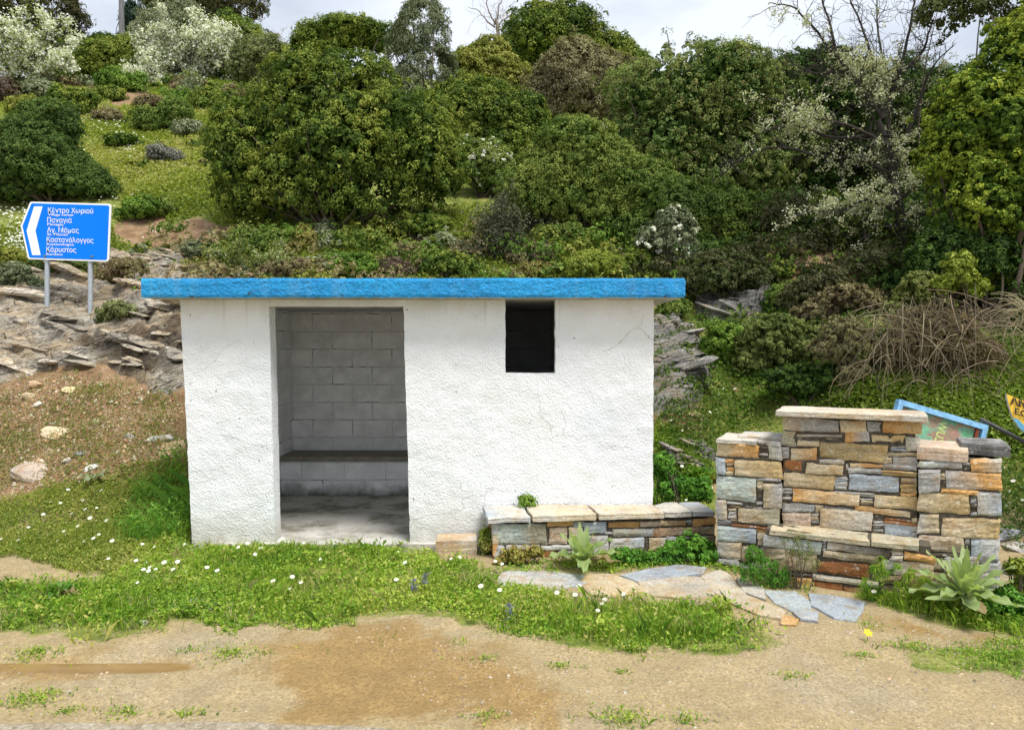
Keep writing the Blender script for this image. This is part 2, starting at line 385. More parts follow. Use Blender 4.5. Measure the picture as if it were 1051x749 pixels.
def m_ground():
    t = NT('ground_soil_and_turf'); p = t.pos()
    a = t.n('ShaderNodeAttribute', attribute_name='Col')
    sp = t.n('ShaderNodeSeparateColor', {'Color': a.outputs['Color']}); grass, soil, wet = sp.outputs[0], sp.outputs[1], sp.outputs[2]
    big = t.noise(p, .9, 5, .6); md = t.noise(p, 5, 5, .65); fi = t.noise(p, 55, 5, .7); sand = t.noise(p, 240, 3, .7)
    vo = t.n('ShaderNodeTexVoronoi', {'Vector': p, 'Scale': 85.0}); vo2 = t.n('ShaderNodeTexVoronoi', {'Vector': p, 'Scale': 33.0})
    # pale sandy lay-by
    sandc = t.ramp(big, [(.3, (.325, .255, .145)), (.5, (.375, .29, .155)), (.7, (.36, .295, .19))])
    sandc = t.mix(1.0, sandc, t.ramp(md, [(.3, .84), (.7, 1.12)]), 'MULTIPLY')
    # iron-brown bank soil
    soilc = t.ramp(md, [(.3, (.135, .082, .044)), (.5, (.245, .152, .082)), (.7, (.36, .255, .155))])
    c = t.mix(soil, sandc, soilc)
    # gravel speckle
    peb = t.ramp(vo.outputs['Color'], [(.0, (.52, .5, .5)), (.5, (1, 1, 1)), (1.0, (1.35, 1.35, 1.4))])
    c = t.mix(t.ramp(md, [(.35, .25), (.62, .75)]), c, t.mix(1.0, c, peb, 'MULTIPLY'))
    c = t.mix(1.0, c, t.ramp(sand, [(.3, .72), (.7, 1.2)]), 'MULTIPLY')
    c = t.mix(1.0, c, t.ramp(fi, [(.3, .8), (.7, 1.15)]), 'MULTIPLY')
    # wet ochre mud
    wn = t.math('ADD', wet, t.math('MULTIPLY', t.math('SUBTRACT', t.noise(t.mapping(p, (1, 2.2, 1)), 3.2, 5), .5), .55))
    wm = t.ramp(wn, [(.25, 0.0), (.85, 1.0)])
    c = t.mix(t.math('MULTIPLY', wm, .8), c, t.mix(1.0, c, (.80, .64, .38), 'MULTIPLY'))
    # turf
    tc = t.ramp(md, [(.3, (.08, .11, .02)), (.5, (.18, .21, .04)), (.7, (.30, .28, .09))])
    tc = t.mix(1.0, tc, t.ramp(fi, [(.3, .6), (.7, 1.3)]), 'MULTIPLY')
    gm = t.math('ADD', grass, t.math('MULTIPLY', t.math('SUBTRACT', t.noise(p, 4.5, 5, .7), .5), 1.1))
    c = t.mix(t.ramp(gm, [(.40, 0.0), (.60, 1.0)]), c, tc)
    h = t.math('ADD', t.math('MULTIPLY', fi, .6), t.math('ADD', t.math('MULTIPLY', sand, .25), t.math('SUBTRACT', .3, t.math('MULTIPLY', vo2.outputs['Distance'], .4))))
    rough = t.n('ShaderNodeMapRange', {'Value': wm, 'From Min': 0.0, 'From Max': 1.0, 'To Min': .95, 'To Max': .62}).outputs[0]
    return t.out(c, rough, h, .7, .02, .25)
M_GROUND = m_ground()
# ------------------------------------------------------------------ ground sheet
PX_VERGE = [(-60,602),(60,594),(95,598),(118,585),(140,562),(128,525),(160,492),(188,468),(197,555),(280,556),(420,562),(447,577),(500,577),(508,604),(600,610),(660,614),(735,618),(775,640),(808,656),(760,668),(690,671),(600,668),(560,656),(490,642),(445,630),(410,630),(375,638),(330,643),(270,640),(235,650),(200,640),(170,640),(140,658),(108,664),(70,650),(-60,652)]
PX_LEFTFRINGE = [(-60,525),(60,496),(110,480),(190,474),(192,560),(120,590),(60,585),(20,570),(-60,580)]
PX_RIGHTFRINGE = [(868,606),(900,596),(935,606),(1030,606),(1110,600),(1110,668),(1040,655),(990,645),(945,632),(905,622)]
PX_RIGHTPATCH = [(925,668),(985,660),(1110,656),(1110,700),(1000,688),(960,690),(930,680)]
PX_BENCHFRINGE = [(505,578),(600,572),(735,560),(800,588),(838,612),(800,606),(745,588),(690,584),(640,588),(560,590),(508,592)]
PX_SIDE = [(672,430),(735,450),(735,530),(672,520)]
W = {k: wpoly(v) for k, v in dict(verge=PX_VERGE, lf=PX_LEFTFRINGE, rf=PX_RIGHTFRINGE, rp=PX_RIGHTPATCH, bf=PX_BENCHFRINGE, side=PX_SIDE).items()}
WET = [wpoly([(284,650),(440,628),(470,650),(560,700),(600,749),(300,745),(285,700)]), wpoly([(-40,676),(120,674),(235,678),(120,694),(-40,698)]), wpoly([(870,622),(990,645),(1040,660),(900,650)])]
SOILHILL = [wpoly([(150,268),(168,232),(205,222),(240,240),(262,262),(225,275)]), wpoly([(140,258),(122,240),(140,205),(160,205),(170,235)]), wpoly([(110,98),(150,92),(160,106),(118,112)]), wpoly([(405,248),(430,238),(440,250),(415,258)])]
def soft(poly, x, y, warp=.12):
    """0..1 coverage of a polygon on the ground, edges broken up"""
    s = 0
    for k in range(4):
        ox = warp * fbm2(x, y, 3.5, 3, 71 + k) + .03 * (k % 2); oy = warp * fbm2(x, y, 3.5, 3, 81 + k) + .03 * (k // 2)
        s = s + inpoly(x + ox, y + oy, poly)
    return s / 4.0
near = (YY < 13.5) & (YY > 2.2) & (abs(XX) < 10)
def nsoft(poly, warp=.12):
    r = np.zeros(XX.shape); r[near] = soft(poly, XX[near], YY[near], warp); return r
g = np.clip(.66*nsoft(W['verge'], .22) + .5*nsoft(W['lf']) + .7*nsoft(W['rf']) + .6*nsoft(W['rp']) + .45*nsoft(W['bf']) + .75*nsoft(W['side']), 0, 1)
hill = sstep(9.2, 10.6, YY)
bankright = sstep(1.6, 2.2, XX) * sstep(5.6, 6.4, YY)
g = np.clip(np.maximum(np.maximum(g, hill * .80), bankright * .62), 0, 1)
leftbank = sstep(6.5, 7.1, YY) * (1 - sstep(9.2, 10.6, YY)) * (XX < 1.3)
g = np.maximum(g, leftbank * .26)
soil = np.clip(sstep(6.3, 7.0, YY), 0, 1)
for w in SOILHILL:
    r = soft(w, XX.ravel(), YY.ravel(), .3).reshape(XX.shape); g = g * (1 - .8 * r)
r = soft(wpoly([(655,235),(800,200),(1110,190),(1110,330),(900,320),(740,300),(670,285)]), XX.ravel(), YY.ravel(), .3).reshape(XX.shape); g = g * (1 - .75 * r)
wet = np.zeros(XX.shape)
for w in WET: wet = np.maximum(wet, nsoft(w, .45))
mb = MB(); ny, nx = XX.shape
idx = np.arange(nx * ny).reshape(ny, nx)
quads = np.stack([idx[:-1, :-1], idx[:-1, 1:], idx[1:, 1:], idx[1:, :-1]], -1).reshape(-1, 4)
mb.add(np.stack([XX, YY, ZZ], -1).reshape(-1, 3), quads, np.stack([g, soil, wet], -1).reshape(-1, 3))
tag(mb.build('ground', M_GROUND, smooth=True), kind='structure')

# muddy runnel of water in the rut
def flat_patch(name, poly, mat, lift, n=9):
    lo, hi = poly.min(0), poly.max(0); mb = MB()
    xs = np.arange(lo[0], hi[0], .02); ys = np.arange(lo[1], hi[1], .015)
    X, Y = np.meshgrid(xs, ys); m = inpoly(X + .05*fbm2(X, Y, 5, 3, 5), Y + .05*fbm2(X, Y, 6, 4, 9), poly)
    mm = m[:-1, :-1] & m[1:, :-1] & m[:-1, 1:] & m[1:, 1:]
    i = np.arange(X.size).reshape(X.shape)
    q = np.stack([i[:-1,:-1], i[:-1,1:], i[1:,1:], i[1:,:-1]], -1)[mm]
    used = np.unique(q); re = -np.ones(X.size, int); re[used] = np.arange(len(used))
    Z = H(X, Y) * .0 + lift
    mb.add(np.stack([X, Y, Z], -1).reshape(-1, 3)[used], re[q]); return mb.build(name, mat, smooth=True)
wp = np.array([[-3.6, 3.66], [-1.3, 3.66], [-1.3, 3.94], [-3.6, 3.94]])
zmax = -.0245
tag(flat_patch('puddle', wp, M_MUDDY, zmax), kind='structure')

def m_road():
    t = NT('worn_pale_road'); p = t.pos(); n = t.noise(p, 7, 6, .7); f = t.noise(p, 160, 3, .7); v = t.n('ShaderNodeTexVoronoi', {'Vector': p, 'Scale': 70.0}).outputs['Color']
    c = t.ramp(n, [(.3, (.30, .245, .165)), (.5, (.38, .32, .23)), (.7, (.50, .46, .39))])
    c = t.mix(1.0, c, t.ramp(v, [(0.0, .6), (1.0, 1.25)]), 'MULTIPLY'); c = t.mix(1.0, c, t.ramp(f, [(.3, .75), (.7, 1.15)]), 'MULTIPLY')
    return t.out(c, .9, t.math('ADD', n, f), .6, .015, .2)
M_ROAD = m_road()
rp0 = np.array([[-9, 3.30], [-6, 3.33], [-2.5, 3.30], [-1.2, 3.31], [-.3, 3.24], [.5, 3.20], [1.2, 3.14], [3, 3.10], [9, 3.10], [9, -3], [-9, -3]])
mbr = MB(); xs = np.arange(-9, 9, .025); ee = np.interp(xs, rp0[:9, 0], rp0[:9, 1]) - .125 + .03 * fbm2(xs, xs * 0, 3, 4, 5) + .012 * fbm2(xs, xs * 0, 18, 3, 6)
rows = [np.stack([xs, ee + dy, H(xs, ee + dy) + dz], -1) for dy, dz in ((.012, -.004), (0, .005), (-.02, .008), (-.1, .008), (-.25, .008), (-.6, .01), (-2, .02), (-5, .03))]
i = np.arange(len(rows) * len(xs)).reshape(len(rows), -1); mbr.add(np.concatenate(rows), np.stack([i[:-1,:-1], i[1:,:-1], i[1:,1:], i[:-1,1:]], -1).reshape(-1, 4))
tag(mbr.build('road', M_ROAD, smooth=True), kind='structure')

# ------------------------------------------------------------------ rock outcrops (bedrock breaking the slope)
def stone_mesh(mb, c, r, rng, col, flat=.45, rot=None, sub=10, mat=0):
    n, m = sub, sub * 2
    th = np.linspace(0, np.pi, n + 1); ph = np.linspace(0, 2*np.pi, m, endpoint=False)
    T, Q = np.meshgrid(th, ph, indexing='ij')
    d = np.stack([np.sin(T)*np.cos(Q), np.sin(T)*np.sin(Q), np.cos(T)], -1).reshape(-1, 3)
    s = rng.uniform(0, 99)
    # facet it: clip by a few random planes
    k = np.ones(len(d))
    for _ in range(15):
        nn = unit(rng.normal(size=3)); k = np.minimum(k, rng.uniform(.42, .8) / np.maximum(d @ nn, .05))
    k = np.minimum(k, 1.0) * 1.25 * (1 + .10 * fbm(d * 2.5 + s, 3))
    v = d * k[:, None] * np.array([r[0], r[1], r[2]])
    a = rng.uniform(0, 6.28) if rot is None else rot
    ca, sa = math.cos(a), math.sin(a); v = np.stack([v[:,0]*ca - v[:,1]*sa, v[:,0]*sa + v[:,1]*ca, v[:,2]], -1)
    tl = rng.uniform(-.25, .25); v[:, 2] += v[:, 0] * tl
    i = np.arange((n+1)*m).reshape(n+1, m); j = np.roll(i, -1, 1)
    q = np.stack([i[:-1], i[1:], j[1:], j[:-1]], -1).reshape(-1, 4)
    mb.add(v + np.asarray(c), q, np.array(col) * rng.uniform(.9, 1.1), mat)
def outcrop(name, pxpoly, lift, label, tint=(1,1,1), seed=0, step=.022, dip=.3, darkpoly=None, blocks=26, bsize=.085):
    poly = wpoly(pxpoly); lo = poly.min(0) - .3; hi = poly.max(0) + .3
    X, Y = np.meshgrid(np.arange(lo[0], hi[0], step), np.arange(lo[1], hi[1], step))
    cov = 0
    rr = .22
    for k in range(12):
        a = k * math.pi / 6; rad = rr * (.4 + .6 * (k % 2))
        cov = cov + inpoly(X + rad*math.cos(a) + .16*fbm2(X, Y, 2.5, 4, seed), Y + rad*math.sin(a) + .16*fbm2(X, Y, 2.5, 4, seed+9), poly)
    cov = cov / 12.0
    Z0 = H(X, Y)
    # stepped schist ledges: quantise a dipping coordinate
    t = (Z0 + dip * X + .22 * fbm2(X, Y, 1.1, 4, seed+3)) / .19
    fr = t - np.floor(t); led = np.floor(t) + sstep(.78, .97, fr)
    t3 = (Z0 + (dip + .06) * X + .10 * fbm2(X, Y, 2.3, 4, seed+23)) / .062; f3 = t3 - np.floor(t3); led3 = np.floor(t3) + sstep(.7, .95, f3)
    z = Z0 + (led - t) * .13 + (led3 - t3) * .045 * (fbm2(X, Y, .8, 2, seed+31) > -.25) + lift * sstep(.2, .8, cov) + .07 * fbm2(X, Y, 5, 4, seed+5) + .10 * fbm2(X, Y, 1.3, 3, seed+6) + .03 * np.abs(fbm2(X, Y, 11, 3, seed+8))
    z = z + .05 * (np.floor(fbm2(X + .6 * Y, Y * .35, 2.2, 3, seed+12) * 5) / 5)
    t2 = (X * .8 + Y * .5 + .3 * fbm2(X, Y, .9, 3, seed+7)) / .8
    cr = abs(t2 - np.round(t2)); z = z - .07 * (1 - sstep(0, .06, cr))
    z = np.where(cov < .999, z - .22 * (1 - sstep(.12, .6, cov)), z)
    keep = cov > .04; m = keep[:-1,:-1] & keep[1:,:-1] & keep[:-1,1:] & keep[1:,1:]
    i = np.arange(X.size).reshape(X.shape); q = np.stack([i[:-1,:-1], i[:-1,1:], i[1:,1:], i[1:,:-1]], -1)[m]
    used = np.unique(q); re = -np.ones(X.size, int); re[used] = np.arange(len(used))
    col = np.ones((X.size, 3)) * np.array(tint)
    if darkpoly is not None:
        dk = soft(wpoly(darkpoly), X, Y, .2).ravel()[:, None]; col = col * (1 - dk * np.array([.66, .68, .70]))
    mb = MB(); mb.add(np.stack([X, Y, z], -1).reshape(-1, 3)[used], re[q], col[used])
    rgk = np.random.default_rng(seed + 500); xs_, ys_ = scatter(poly, int(blocks * 3), rgk, .1); xs_, ys_ = xs_[:blocks], ys_[:blocks]     # split blocks still bedded in the ledges
    from_z = lambda a, b: z[int(np.clip((b - lo[1]) / step, 0, z.shape[0] - 1)), int(np.clip((a - lo[0]) / step, 0, z.shape[1] - 1))]
    for a, b in zip(xs_, ys_):
        r = min(.3, np.exp(rgk.normal() * .5) * bsize)
        m2 = MB(); stone_mesh(m2, (0, 0, 0), (r * rgk.uniform(1, 1.9), r * rgk.uniform(.5, .9), r * rgk.uniform(.16, .34)), rgk, np.array(tint) * rgk.uniform(.95, 1.4), rot=rgk.normal() * .35, sub=8)
        v = m2.v[0].copy(); v[:, 2] -= v[:, 0] * dip * .8; v += (a, b, from_z(a, b) + r * .04); mb.add(v, m2.f[0], m2.c[0])
    o = mb.build(name, M_ROCK, smooth=False)
    return tag(o, label, 'rock')
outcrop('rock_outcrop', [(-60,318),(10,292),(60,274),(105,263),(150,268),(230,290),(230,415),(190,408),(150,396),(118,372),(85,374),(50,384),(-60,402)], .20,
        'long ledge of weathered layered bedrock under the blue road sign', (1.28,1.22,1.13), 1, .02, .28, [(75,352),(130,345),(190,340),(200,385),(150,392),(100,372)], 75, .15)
outcrop('rock_outcrop', [(655,335),(690,325),(722,345),(730,400),(716,428),(655,418)], .16, 'lichened grey rock face beside the right end of the white shelter', (.85,.86,.88), 4, .03, -.2)
outcrop('rock_outcrop', [(672,475),(700,455),(738,452),(745,480),(690,500)], .16, 'low grey rock slab between white shelter and stone wall', (.9,.9,.92), 6, .03, .3)
outcrop('rock_outcrop', [(705,312),(740,298),(790,300),(795,325),(735,335)], .20, 'grey rock ledge in the shade above the right end of the shelter', (.7,.7,.72), 8, .035, .2)
outcrop('rock_outcrop', [(128,272),(150,262),(190,262),(206,272),(180,281),(135,282)], .16, 'pale flat rock slab just above the left end of the blue roof edge', (1.15,1.12,1.05), 12, .035, .2)

# ------------------------------------------------------------------ loose stones
LOOSE = [ # px, py, half width px, flatness, label, colour
 (56,447,17,.3,'pale tan slab stone lying on the brown dirt bank',(.52,.42,.28),.25),
 (28,408,8,.6,'small cream stone at foot of the long rock ledge',(.55,.45,.30),1.2),
 (36,398,10,.5,'rounded tan stone just under the rock ledge, beside small cream stone',(.48,.33,.2),.4),
 (72,402,9,.25,'narrow tan stone standing slanted in green weeds on the bank',(.5,.42,.25),1.1),
 (39,417,5,.8,'little upright white stone on the dirt bank',(.6,.56,.48),1.4),
 (157,452,9,.5,'pale grey stone, middle one of three in a row beside the shelter',(.5,.5,.47),.2),
 (172,452,9,.55,'whitish stone nearest the shelter of three in a row',(.55,.54,.5),.6),
 (132,449,6,.6,'grey stone furthest from the shelter of three in a row',(.42,.4,.36),.3),
 (173,465,20,.35,'long sandy boulder half buried beside the left pier of the shelter',(.50,.36,.2),.5),
 (157,476,6,.7,'small tan stone below the long sandy boulder',(.45,.36,.24),1.3),
 (68,474,5,.8,'thin upright pale stone left of the grey-green thistle',(.55,.5,.42),1.3),
 (82,466,6,.4,'little dark grey stone above the grey-green thistle',(.2,.2,.2),.1),
 (93,481,8,.4,'flat white stone touching the grey-green thistle',(.6,.58,.54),.2),
 (30,490,26,.35,'broad half-buried grey-brown rock at the left edge of the bank',(.38,.31,.25),.35),
 (80,299,9,.6,'brown block of stone leaning at the sign posts',(.30,.22,.15),.5),
 (100,304,10,.4,'pale lichened stone right of the sign posts',(.55,.54,.5),.2),
 (193,228,4,.5,'small grey stone on the orange soil patch of the hill',(.4,.38,.34),.2),
 (147,641,6,.5,'small pale stone at the edge of the grass verge',(.5,.48,.42),.3),
 (715,428,10,.5,'tan flat stone on the bare soil behind the stone wall',(.48,.36,.22),.3),
 (1035,552,17,.5,'dark grey rounded stone at the right end of the stone wall',(.26,.26,.28),.1),
 (1045,588,17,.6,'grey block low at the right end of the stone wall',(.33,.34,.35),.2),
 (1046,565,16,.35,'flat grey-brown stone laid over a grey block, right of stone wall',(.38,.35,.32),.0),
]
for (px, py, hw, fl, lab, col, rot) in LOOSE:
    c = G(px, py); d = c[1]; r = hw * d / F
    rng = np.random.default_rng(int(px * 7 + py)); mb = MB()
    stone_mesh(mb, (0, 0, 0), (r, r * .7, r * fl), rng, col, rot=rot * .5, sub=9)
    o = mb.build('stone', M_STONE, smooth=False); o.location = (c[0], c[1] + r*.25, c[2] + r * fl * .35)
    if fl < .5 and hw > 6: o.rotation_euler.x = R(30) if c[1] > 6.8 else 0
    if hw <= 9 and fl >= .6 : o.rotation_euler = (R(20), R(15), 0)
    tag(o, lab, 'stone', 'loose stones on the bank')
# small heap of pale rubble in the verge
hc = G(197, 622); t = thing('rubble_heap', hc, 'little heap of pale grey rubble in the grass verge', 'rubble')
mb = MB(); rng = np.random.default_rng(5)
for k in range(46):
    a = rng.normal(size=2) * np.array([.085, .045]); rr = rng.uniform(.008, .022)
    stone_mesh(mb, (hc[0]+a[0], hc[1]+a[1], hc[2] + .012 + .03*max(0, 1 - np.hypot(a[0]/.12, a[1]/.07))), (rr*1.4, rr, rr*.7), rng, rng.choice([.32, .42, .5]) * np.array([1, .98, .95]), sub=4)
tag(mb.build('stone_chips', M_STONE, t), kind='stuff')
# gravel of the lay-by: countless
mb = MB(); rng = np.random.default_rng(15)
n = 8000; gx = rng.uniform(-3.4, 3.4, n); gy = rng.uniform(2.9, 4.7, n) ; kk = fbm2(gx, gy, 1.4, 4, 61) > -.12
for x, y in zip(gx[kk], gy[kk]):
    s = rng.uniform(.0022, .0062) * (2.2 if rng.random() < .06 else 1); z = float(0)
    v = np.array([(-1,-.8,0),(1,-.6,0),(.8,.9,0),(-.7,.8,0),(0,0,.9)]) * s * rng.uniform(.7, 1.3, (5, 3))
    a = rng.uniform(0, 6.28); v = np.stack([v[:,0]*math.cos(a)-v[:,1]*math.sin(a), v[:,0]*math.sin(a)+v[:,1]*math.cos(a), v[:,2]], -1) + (x, y, 0)
    mb.add(v, [(0,1,4),(1,2,4),(2,3,4),(3,0,4)], np.array([(.36,.31,.24),(.46,.41,.33),(.27,.21,.15),(.48,.36,.23)][rng.integers(4)]) * rng.uniform(.8, 1.15))
mb2 = MB()
V = np.concatenate(mb.v); V[:, 2] += H(V[:, 0], V[:, 1]) - .0008
mb.v = [V]; mb.f = [np.concatenate(mb.f)]; mb.c = [np.concatenate(mb.c)]; mb.m = [np.concatenate(mb.m)]
tag(mb.build('gravel', M_STONE), kind='stuff')
# bank of soil crumbs and stone chips on the left slope
mb = MB(); rng = np.random.default_rng(16); bp = wpoly([(-60,400),(70,385),(150,398),(188,412),(188,470),(100,492),(40,500),(-60,520)])
x, y = scatter(bp, 12000, rng)
z = H(x, y)
for a, b, c in zip(x, y, z):
    s = rng.uniform(.004, .012) * (2.6 if rng.random() < .10 else 1)
    v = np.array([(-1,-.8,-.3),(1,-.6,-.3),(.8,.9,-.3),(-.7,.8,-.3),(0,0,.8)]) * s * rng.uniform(.7, 1.3, (5, 3)); th = rng.uniform(0, 6.28)
    v = np.stack([v[:,0]*math.cos(th)-v[:,1]*math.sin(th), v[:,0]*math.sin(th)+v[:,1]*math.cos(th), v[:,2]], -1) + (a, b, c)
    mb.add(v, [(0,1,4),(1,2,4),(2,3,4),(3,0,4)], np.array([(.30,.18,.09),(.42,.30,.18),(.24,.13,.06),(.50,.44,.34)][rng.integers(4)]) * rng.uniform(.8, 1.2))
tag(mb.build('stone_chips', M_STONE), kind='stuff')

# ------------------------------------------------------------------ the white shelter
YF = 6.05; TW = .16; YB = 8.52
ROOF_Z0 = 2.066; ROOF_Z1 = 2.222
hut = thing('bus_shelter', (-.8, 7.3, 0), 'white roughcast roadside shelter with open doorway and flat blue edged roof', 'shelter')
def hutx(px_top, px_bot):
    a = P(px_top, 312, YF); b = P(px_bot, 560, YF); return a[0], b[0], a[2], b[2]
EDG = [hutx(185, 197.5), hutx(276, 282.5), hutx(414, 421), hutx(518.5, 519), hutx(570, 570), hutx(671, 670)]
def edge_x(k, z):
    xt, xb, zt, zb = EDG[k]; return xb + (xt - xb) * (z - zb) / (zt - zb)
ZW = ROOF_Z0 - .003; ZWIN = P(545, 383, YF)[2]
def wall_front():
    mb = MB(); zs = np.arange(-.12, ZW, .028); zs = np.append(zs, ZW)
    kw = int(np.argmin(abs(zs - ZWIN))); zs[kw] = ZWIN
    segs = []; cols = []; tpar = [(0, .0)]
    for k in range(5):
        n = max(2, int(abs(edge_x(k+1, 1) - edge_x(k, 1)) / .028))
        for j in range(1, n + 1): tpar.append((k, j / n))
    S = len(tpar); Zn = len(zs)
    X = np.zeros((Zn, S)); bt = []
    for i, (k, f) in enumerate(tpar): X[:, i] = edge_x(k, zs) * (1 - f) + edge_x(k+1, zs) * f
    Z = np.repeat(zs[:, None], S, 1)
    cellk = np.array([tpar[i+1][0] for i in range(S-1)])
    solid = np.ones((Zn-1, S-1), bool); solid[:, cellk == 1] = False
    zc = (zs[:-1] + zs[1:]) / 2; solid[np.ix_(zc > ZWIN, cellk == 3)] = False
    solid[np.ix_(zc > 2.02, cellk == 1)] = True     # thin lintel above the doorway
    pt = np.stack([X, 0*X, Z], -1)
    Xj = X + .006 * fbm(pt * 14, 3, 3); Zj = Z + .006 * fbm(pt * 14, 3, 9); Zj[-1] = Z[-1]; Zj[0] = Z[0]
    yf = YF - .006 * fbm(pt * 7, 3, 5) - .007 * fbm(pt * 26, 3, 7)
    for side in (0, 1):
        V = np.stack([Xj, yf if side == 0 else yf * 0 + YF + TW, Zj], -1).reshape(-1, 3)
        i = np.arange(Zn * S).reshape(Zn, S); q = np.stack([i[:-1,:-1], i[:-1,1:], i[1:,1:], i[1:,:-1]], -1)[solid]
        if side: q = q[:, ::-1]
        mb.v.append(V); mb.f.append(q + mb.n); mb.n += len(V); mb.c.append(np.ones((len(V), 3))); mb.m.append(np.zeros(len(q), int))
    off = Zn * S; sd = np.pad(solid, 1); ed = []
    for r in range(Zn-1):
        for c in range(S-1):
            if not solid[r, c]: continue
            a, b, cc, d = r*S+c, r*S+c+1, (r+1)*S+c+1, (r+1)*S+c
            if not sd[r, c+1]: ed.append((b, a, a+off, b+off))
            if not sd[r+2, c+1]: ed.append((d, cc, cc+off, d+off))
            if not sd[r+1, c]: ed.append((a, d, d+off, a+off))
            if not sd[r+1, c+2]: ed.append((cc, b, b+off, cc+off))
    mb.f.append(np.array(ed)); mb.m.append(np.zeros(len(ed), int))
    return mb.build('front_wall', M_PLASTER, hut, smooth=True)
o = wall_front()
md = o.data
import bmesh
bmm = bmesh.new(); bmm.from_mesh(md)
bmesh.ops.delete(bmm, geom=[v for v in bmm.verts if not v.link_faces], context='VERTS')
bmesh.ops.recalc_face_normals(bmm, faces=bmm.faces)
for e in bmm.edges:
    if len(e.link_faces) == 2 and e.calc_face_angle(0) > .8: e.smooth = False
bmm.to_mesh(md); bmm.free()
XL = edge_x(0, 1.0); XR = edge_x(5, 1.0)
def simple(name, lo, hi, mat, parent=hut):
    mb = MB(); box(mb, lo, hi); return mb.build(name, mat, parent)
for nm, x0, x1 in (('side_wall', XL + .03, XL + .19), ('side_wall', XR - .17, XR - .01)):
    simple(nm, (x0, YF + TW + .002, -.1), (x1, YB - .162, ZW), M_BLOCKY)
simple('back_wall', (XL + .03, YB - .16, -.1), (XR - .01, YB, ZW), M_BLOCKX)
XI0, XI1 = XL + .192, XR - .172
simple('added_partition', (-.74, YF + TW + .002, -.1), (-.60, YB - .162, ZW), M_BLOCKY)  # unseen partition, added to keep light out of the window room
simple('shade_lining', (-.598, YB - .20, .02), (XR - .172, YB - .162, ZW - .002), M_SHADEBLOCK)  # added sheet before the back wall, shade put into its dark colour
simple('floor', (XI0, YF - .06, -.10), (XI1, YB - .163, .018), M_FLOOR)
bench = simple('wall_bench', (XI0, YB - .62, .02), (-.742, YB - .164, .40), M_BLOCKX)
simple('bench_top', (XI0, YB - .655, .402), (-.742, YB - .165, .455), M_BENCHTOP, bench).location = (0, 0, 0)
# roof slab with a rough hand-cast edge
def roof():
    a = P(145, 296, YF - .22); b = P(703, 295, YF - .22); x0, x1, y0, y1 = a[0], b[0], YF - .22, YB + .18
    mb = MB()
    def strip(pts, nrm):
        pts = np.array(pts); seg = np.diff(pts, axis=0); L = np.hypot(*seg.T); out = []
        return pts
    per = []
    st = .022
    for x in np.arange(x0, x1, st): per.append((x, y0, 0, -1))
    for y in np.arange(y0, y1, st * 3): per.append((x1, y, 1, 0))
    for x in np.arange(x1, x0, -st * 3): per.append((x, y1, 0, 1))
    for y in np.arange(y1, y0, -st * 3): per.append((x0, y, -1, 0))
    per = np.array(per); n = len(per); zs = np.linspace(ROOF_Z0, ROOF_Z1, 8)
    V = np.zeros((len(zs), n, 3))
    for k, z in enumerate(zs):
        p = np.stack([per[:, 0], per[:, 1], np.full(n, z)], -1)
        o = .007 * fbm(p * 10, 4, 3) + .004 * fbm(p * 34, 3, 4)
        if k in (0, len(zs) - 1): o = o - .007
        V[k] = p + np.stack([per[:, 2] * o, per[:, 3] * o, 0 * o], -1)
        if k in (0, len(zs)-1): V[k, :, 2] += .005 * fbm(p * 7, 4, 8) + .003 * fbm(p * 30, 2, 9)
    i = np.arange(len(zs) * n).reshape(len(zs), n); j = np.roll(i, -1, 1)
    q = np.stack([i[:-1], j[:-1], j[1:], i[1:]], -1).reshape(-1, 4)
    mb.add(V.reshape(-1, 3), q, None, 0)
    for k, z, m in ((len(zs)-1, ROOF_Z1 - .002, 1), (0, ROOF_Z0, 2)):
        cv = np.concatenate([V[k], [[(x0+x1)/2, (y0+y1)/2, z]]]); f = [(a, (a+1) % n, n) if k else ((a+1) % n, a, n) for a in range(n)]
        mb.add(cv, f, None, m)
    return mb.build('roof_slab', [M_FASCIA, M_CONC, M_SOFFIT], hut, smooth=False)
roof()

# ------------------------------------------------------------------ masonry
CC = dict(T=(.53,.435,.29), O=(.58,.33,.12), Y=(.50,.365,.18), G=(.42,.41,.395), B=(.36,.40,.44), P=(.50,.465,.40), R=(.29,.125,.045), V=(.36,.335,.24), K=(.53,.41,.31), D=(.10,.082,.06), N=(.42,.47,.43), M=(.25,.20,.11))
class Frame:
    def __init__(s, A, u, n): s.A = np.array([A[0], A[1], 0.]); s.u = np.array([*u, 0.]); s.n = np.array([*n, 0.])
    def hit(s, px, py, off):
        r = ray(px, py); o = s.A + s.n * off
        t = ((o - EYE) @ s.n) / (r @ s.n); p = EYE + r * t
        return (p - s.A) @ s.u, p[2]
    def pt(s, a, z, off): 
        a = np.asarray(a, float); z = np.asarray(z, float); off = np.asarray(off, float)
        return s.A + a[..., None] * s.u + off[..., None] * s.n + z[..., None] * np.array([0, 0, 1.])
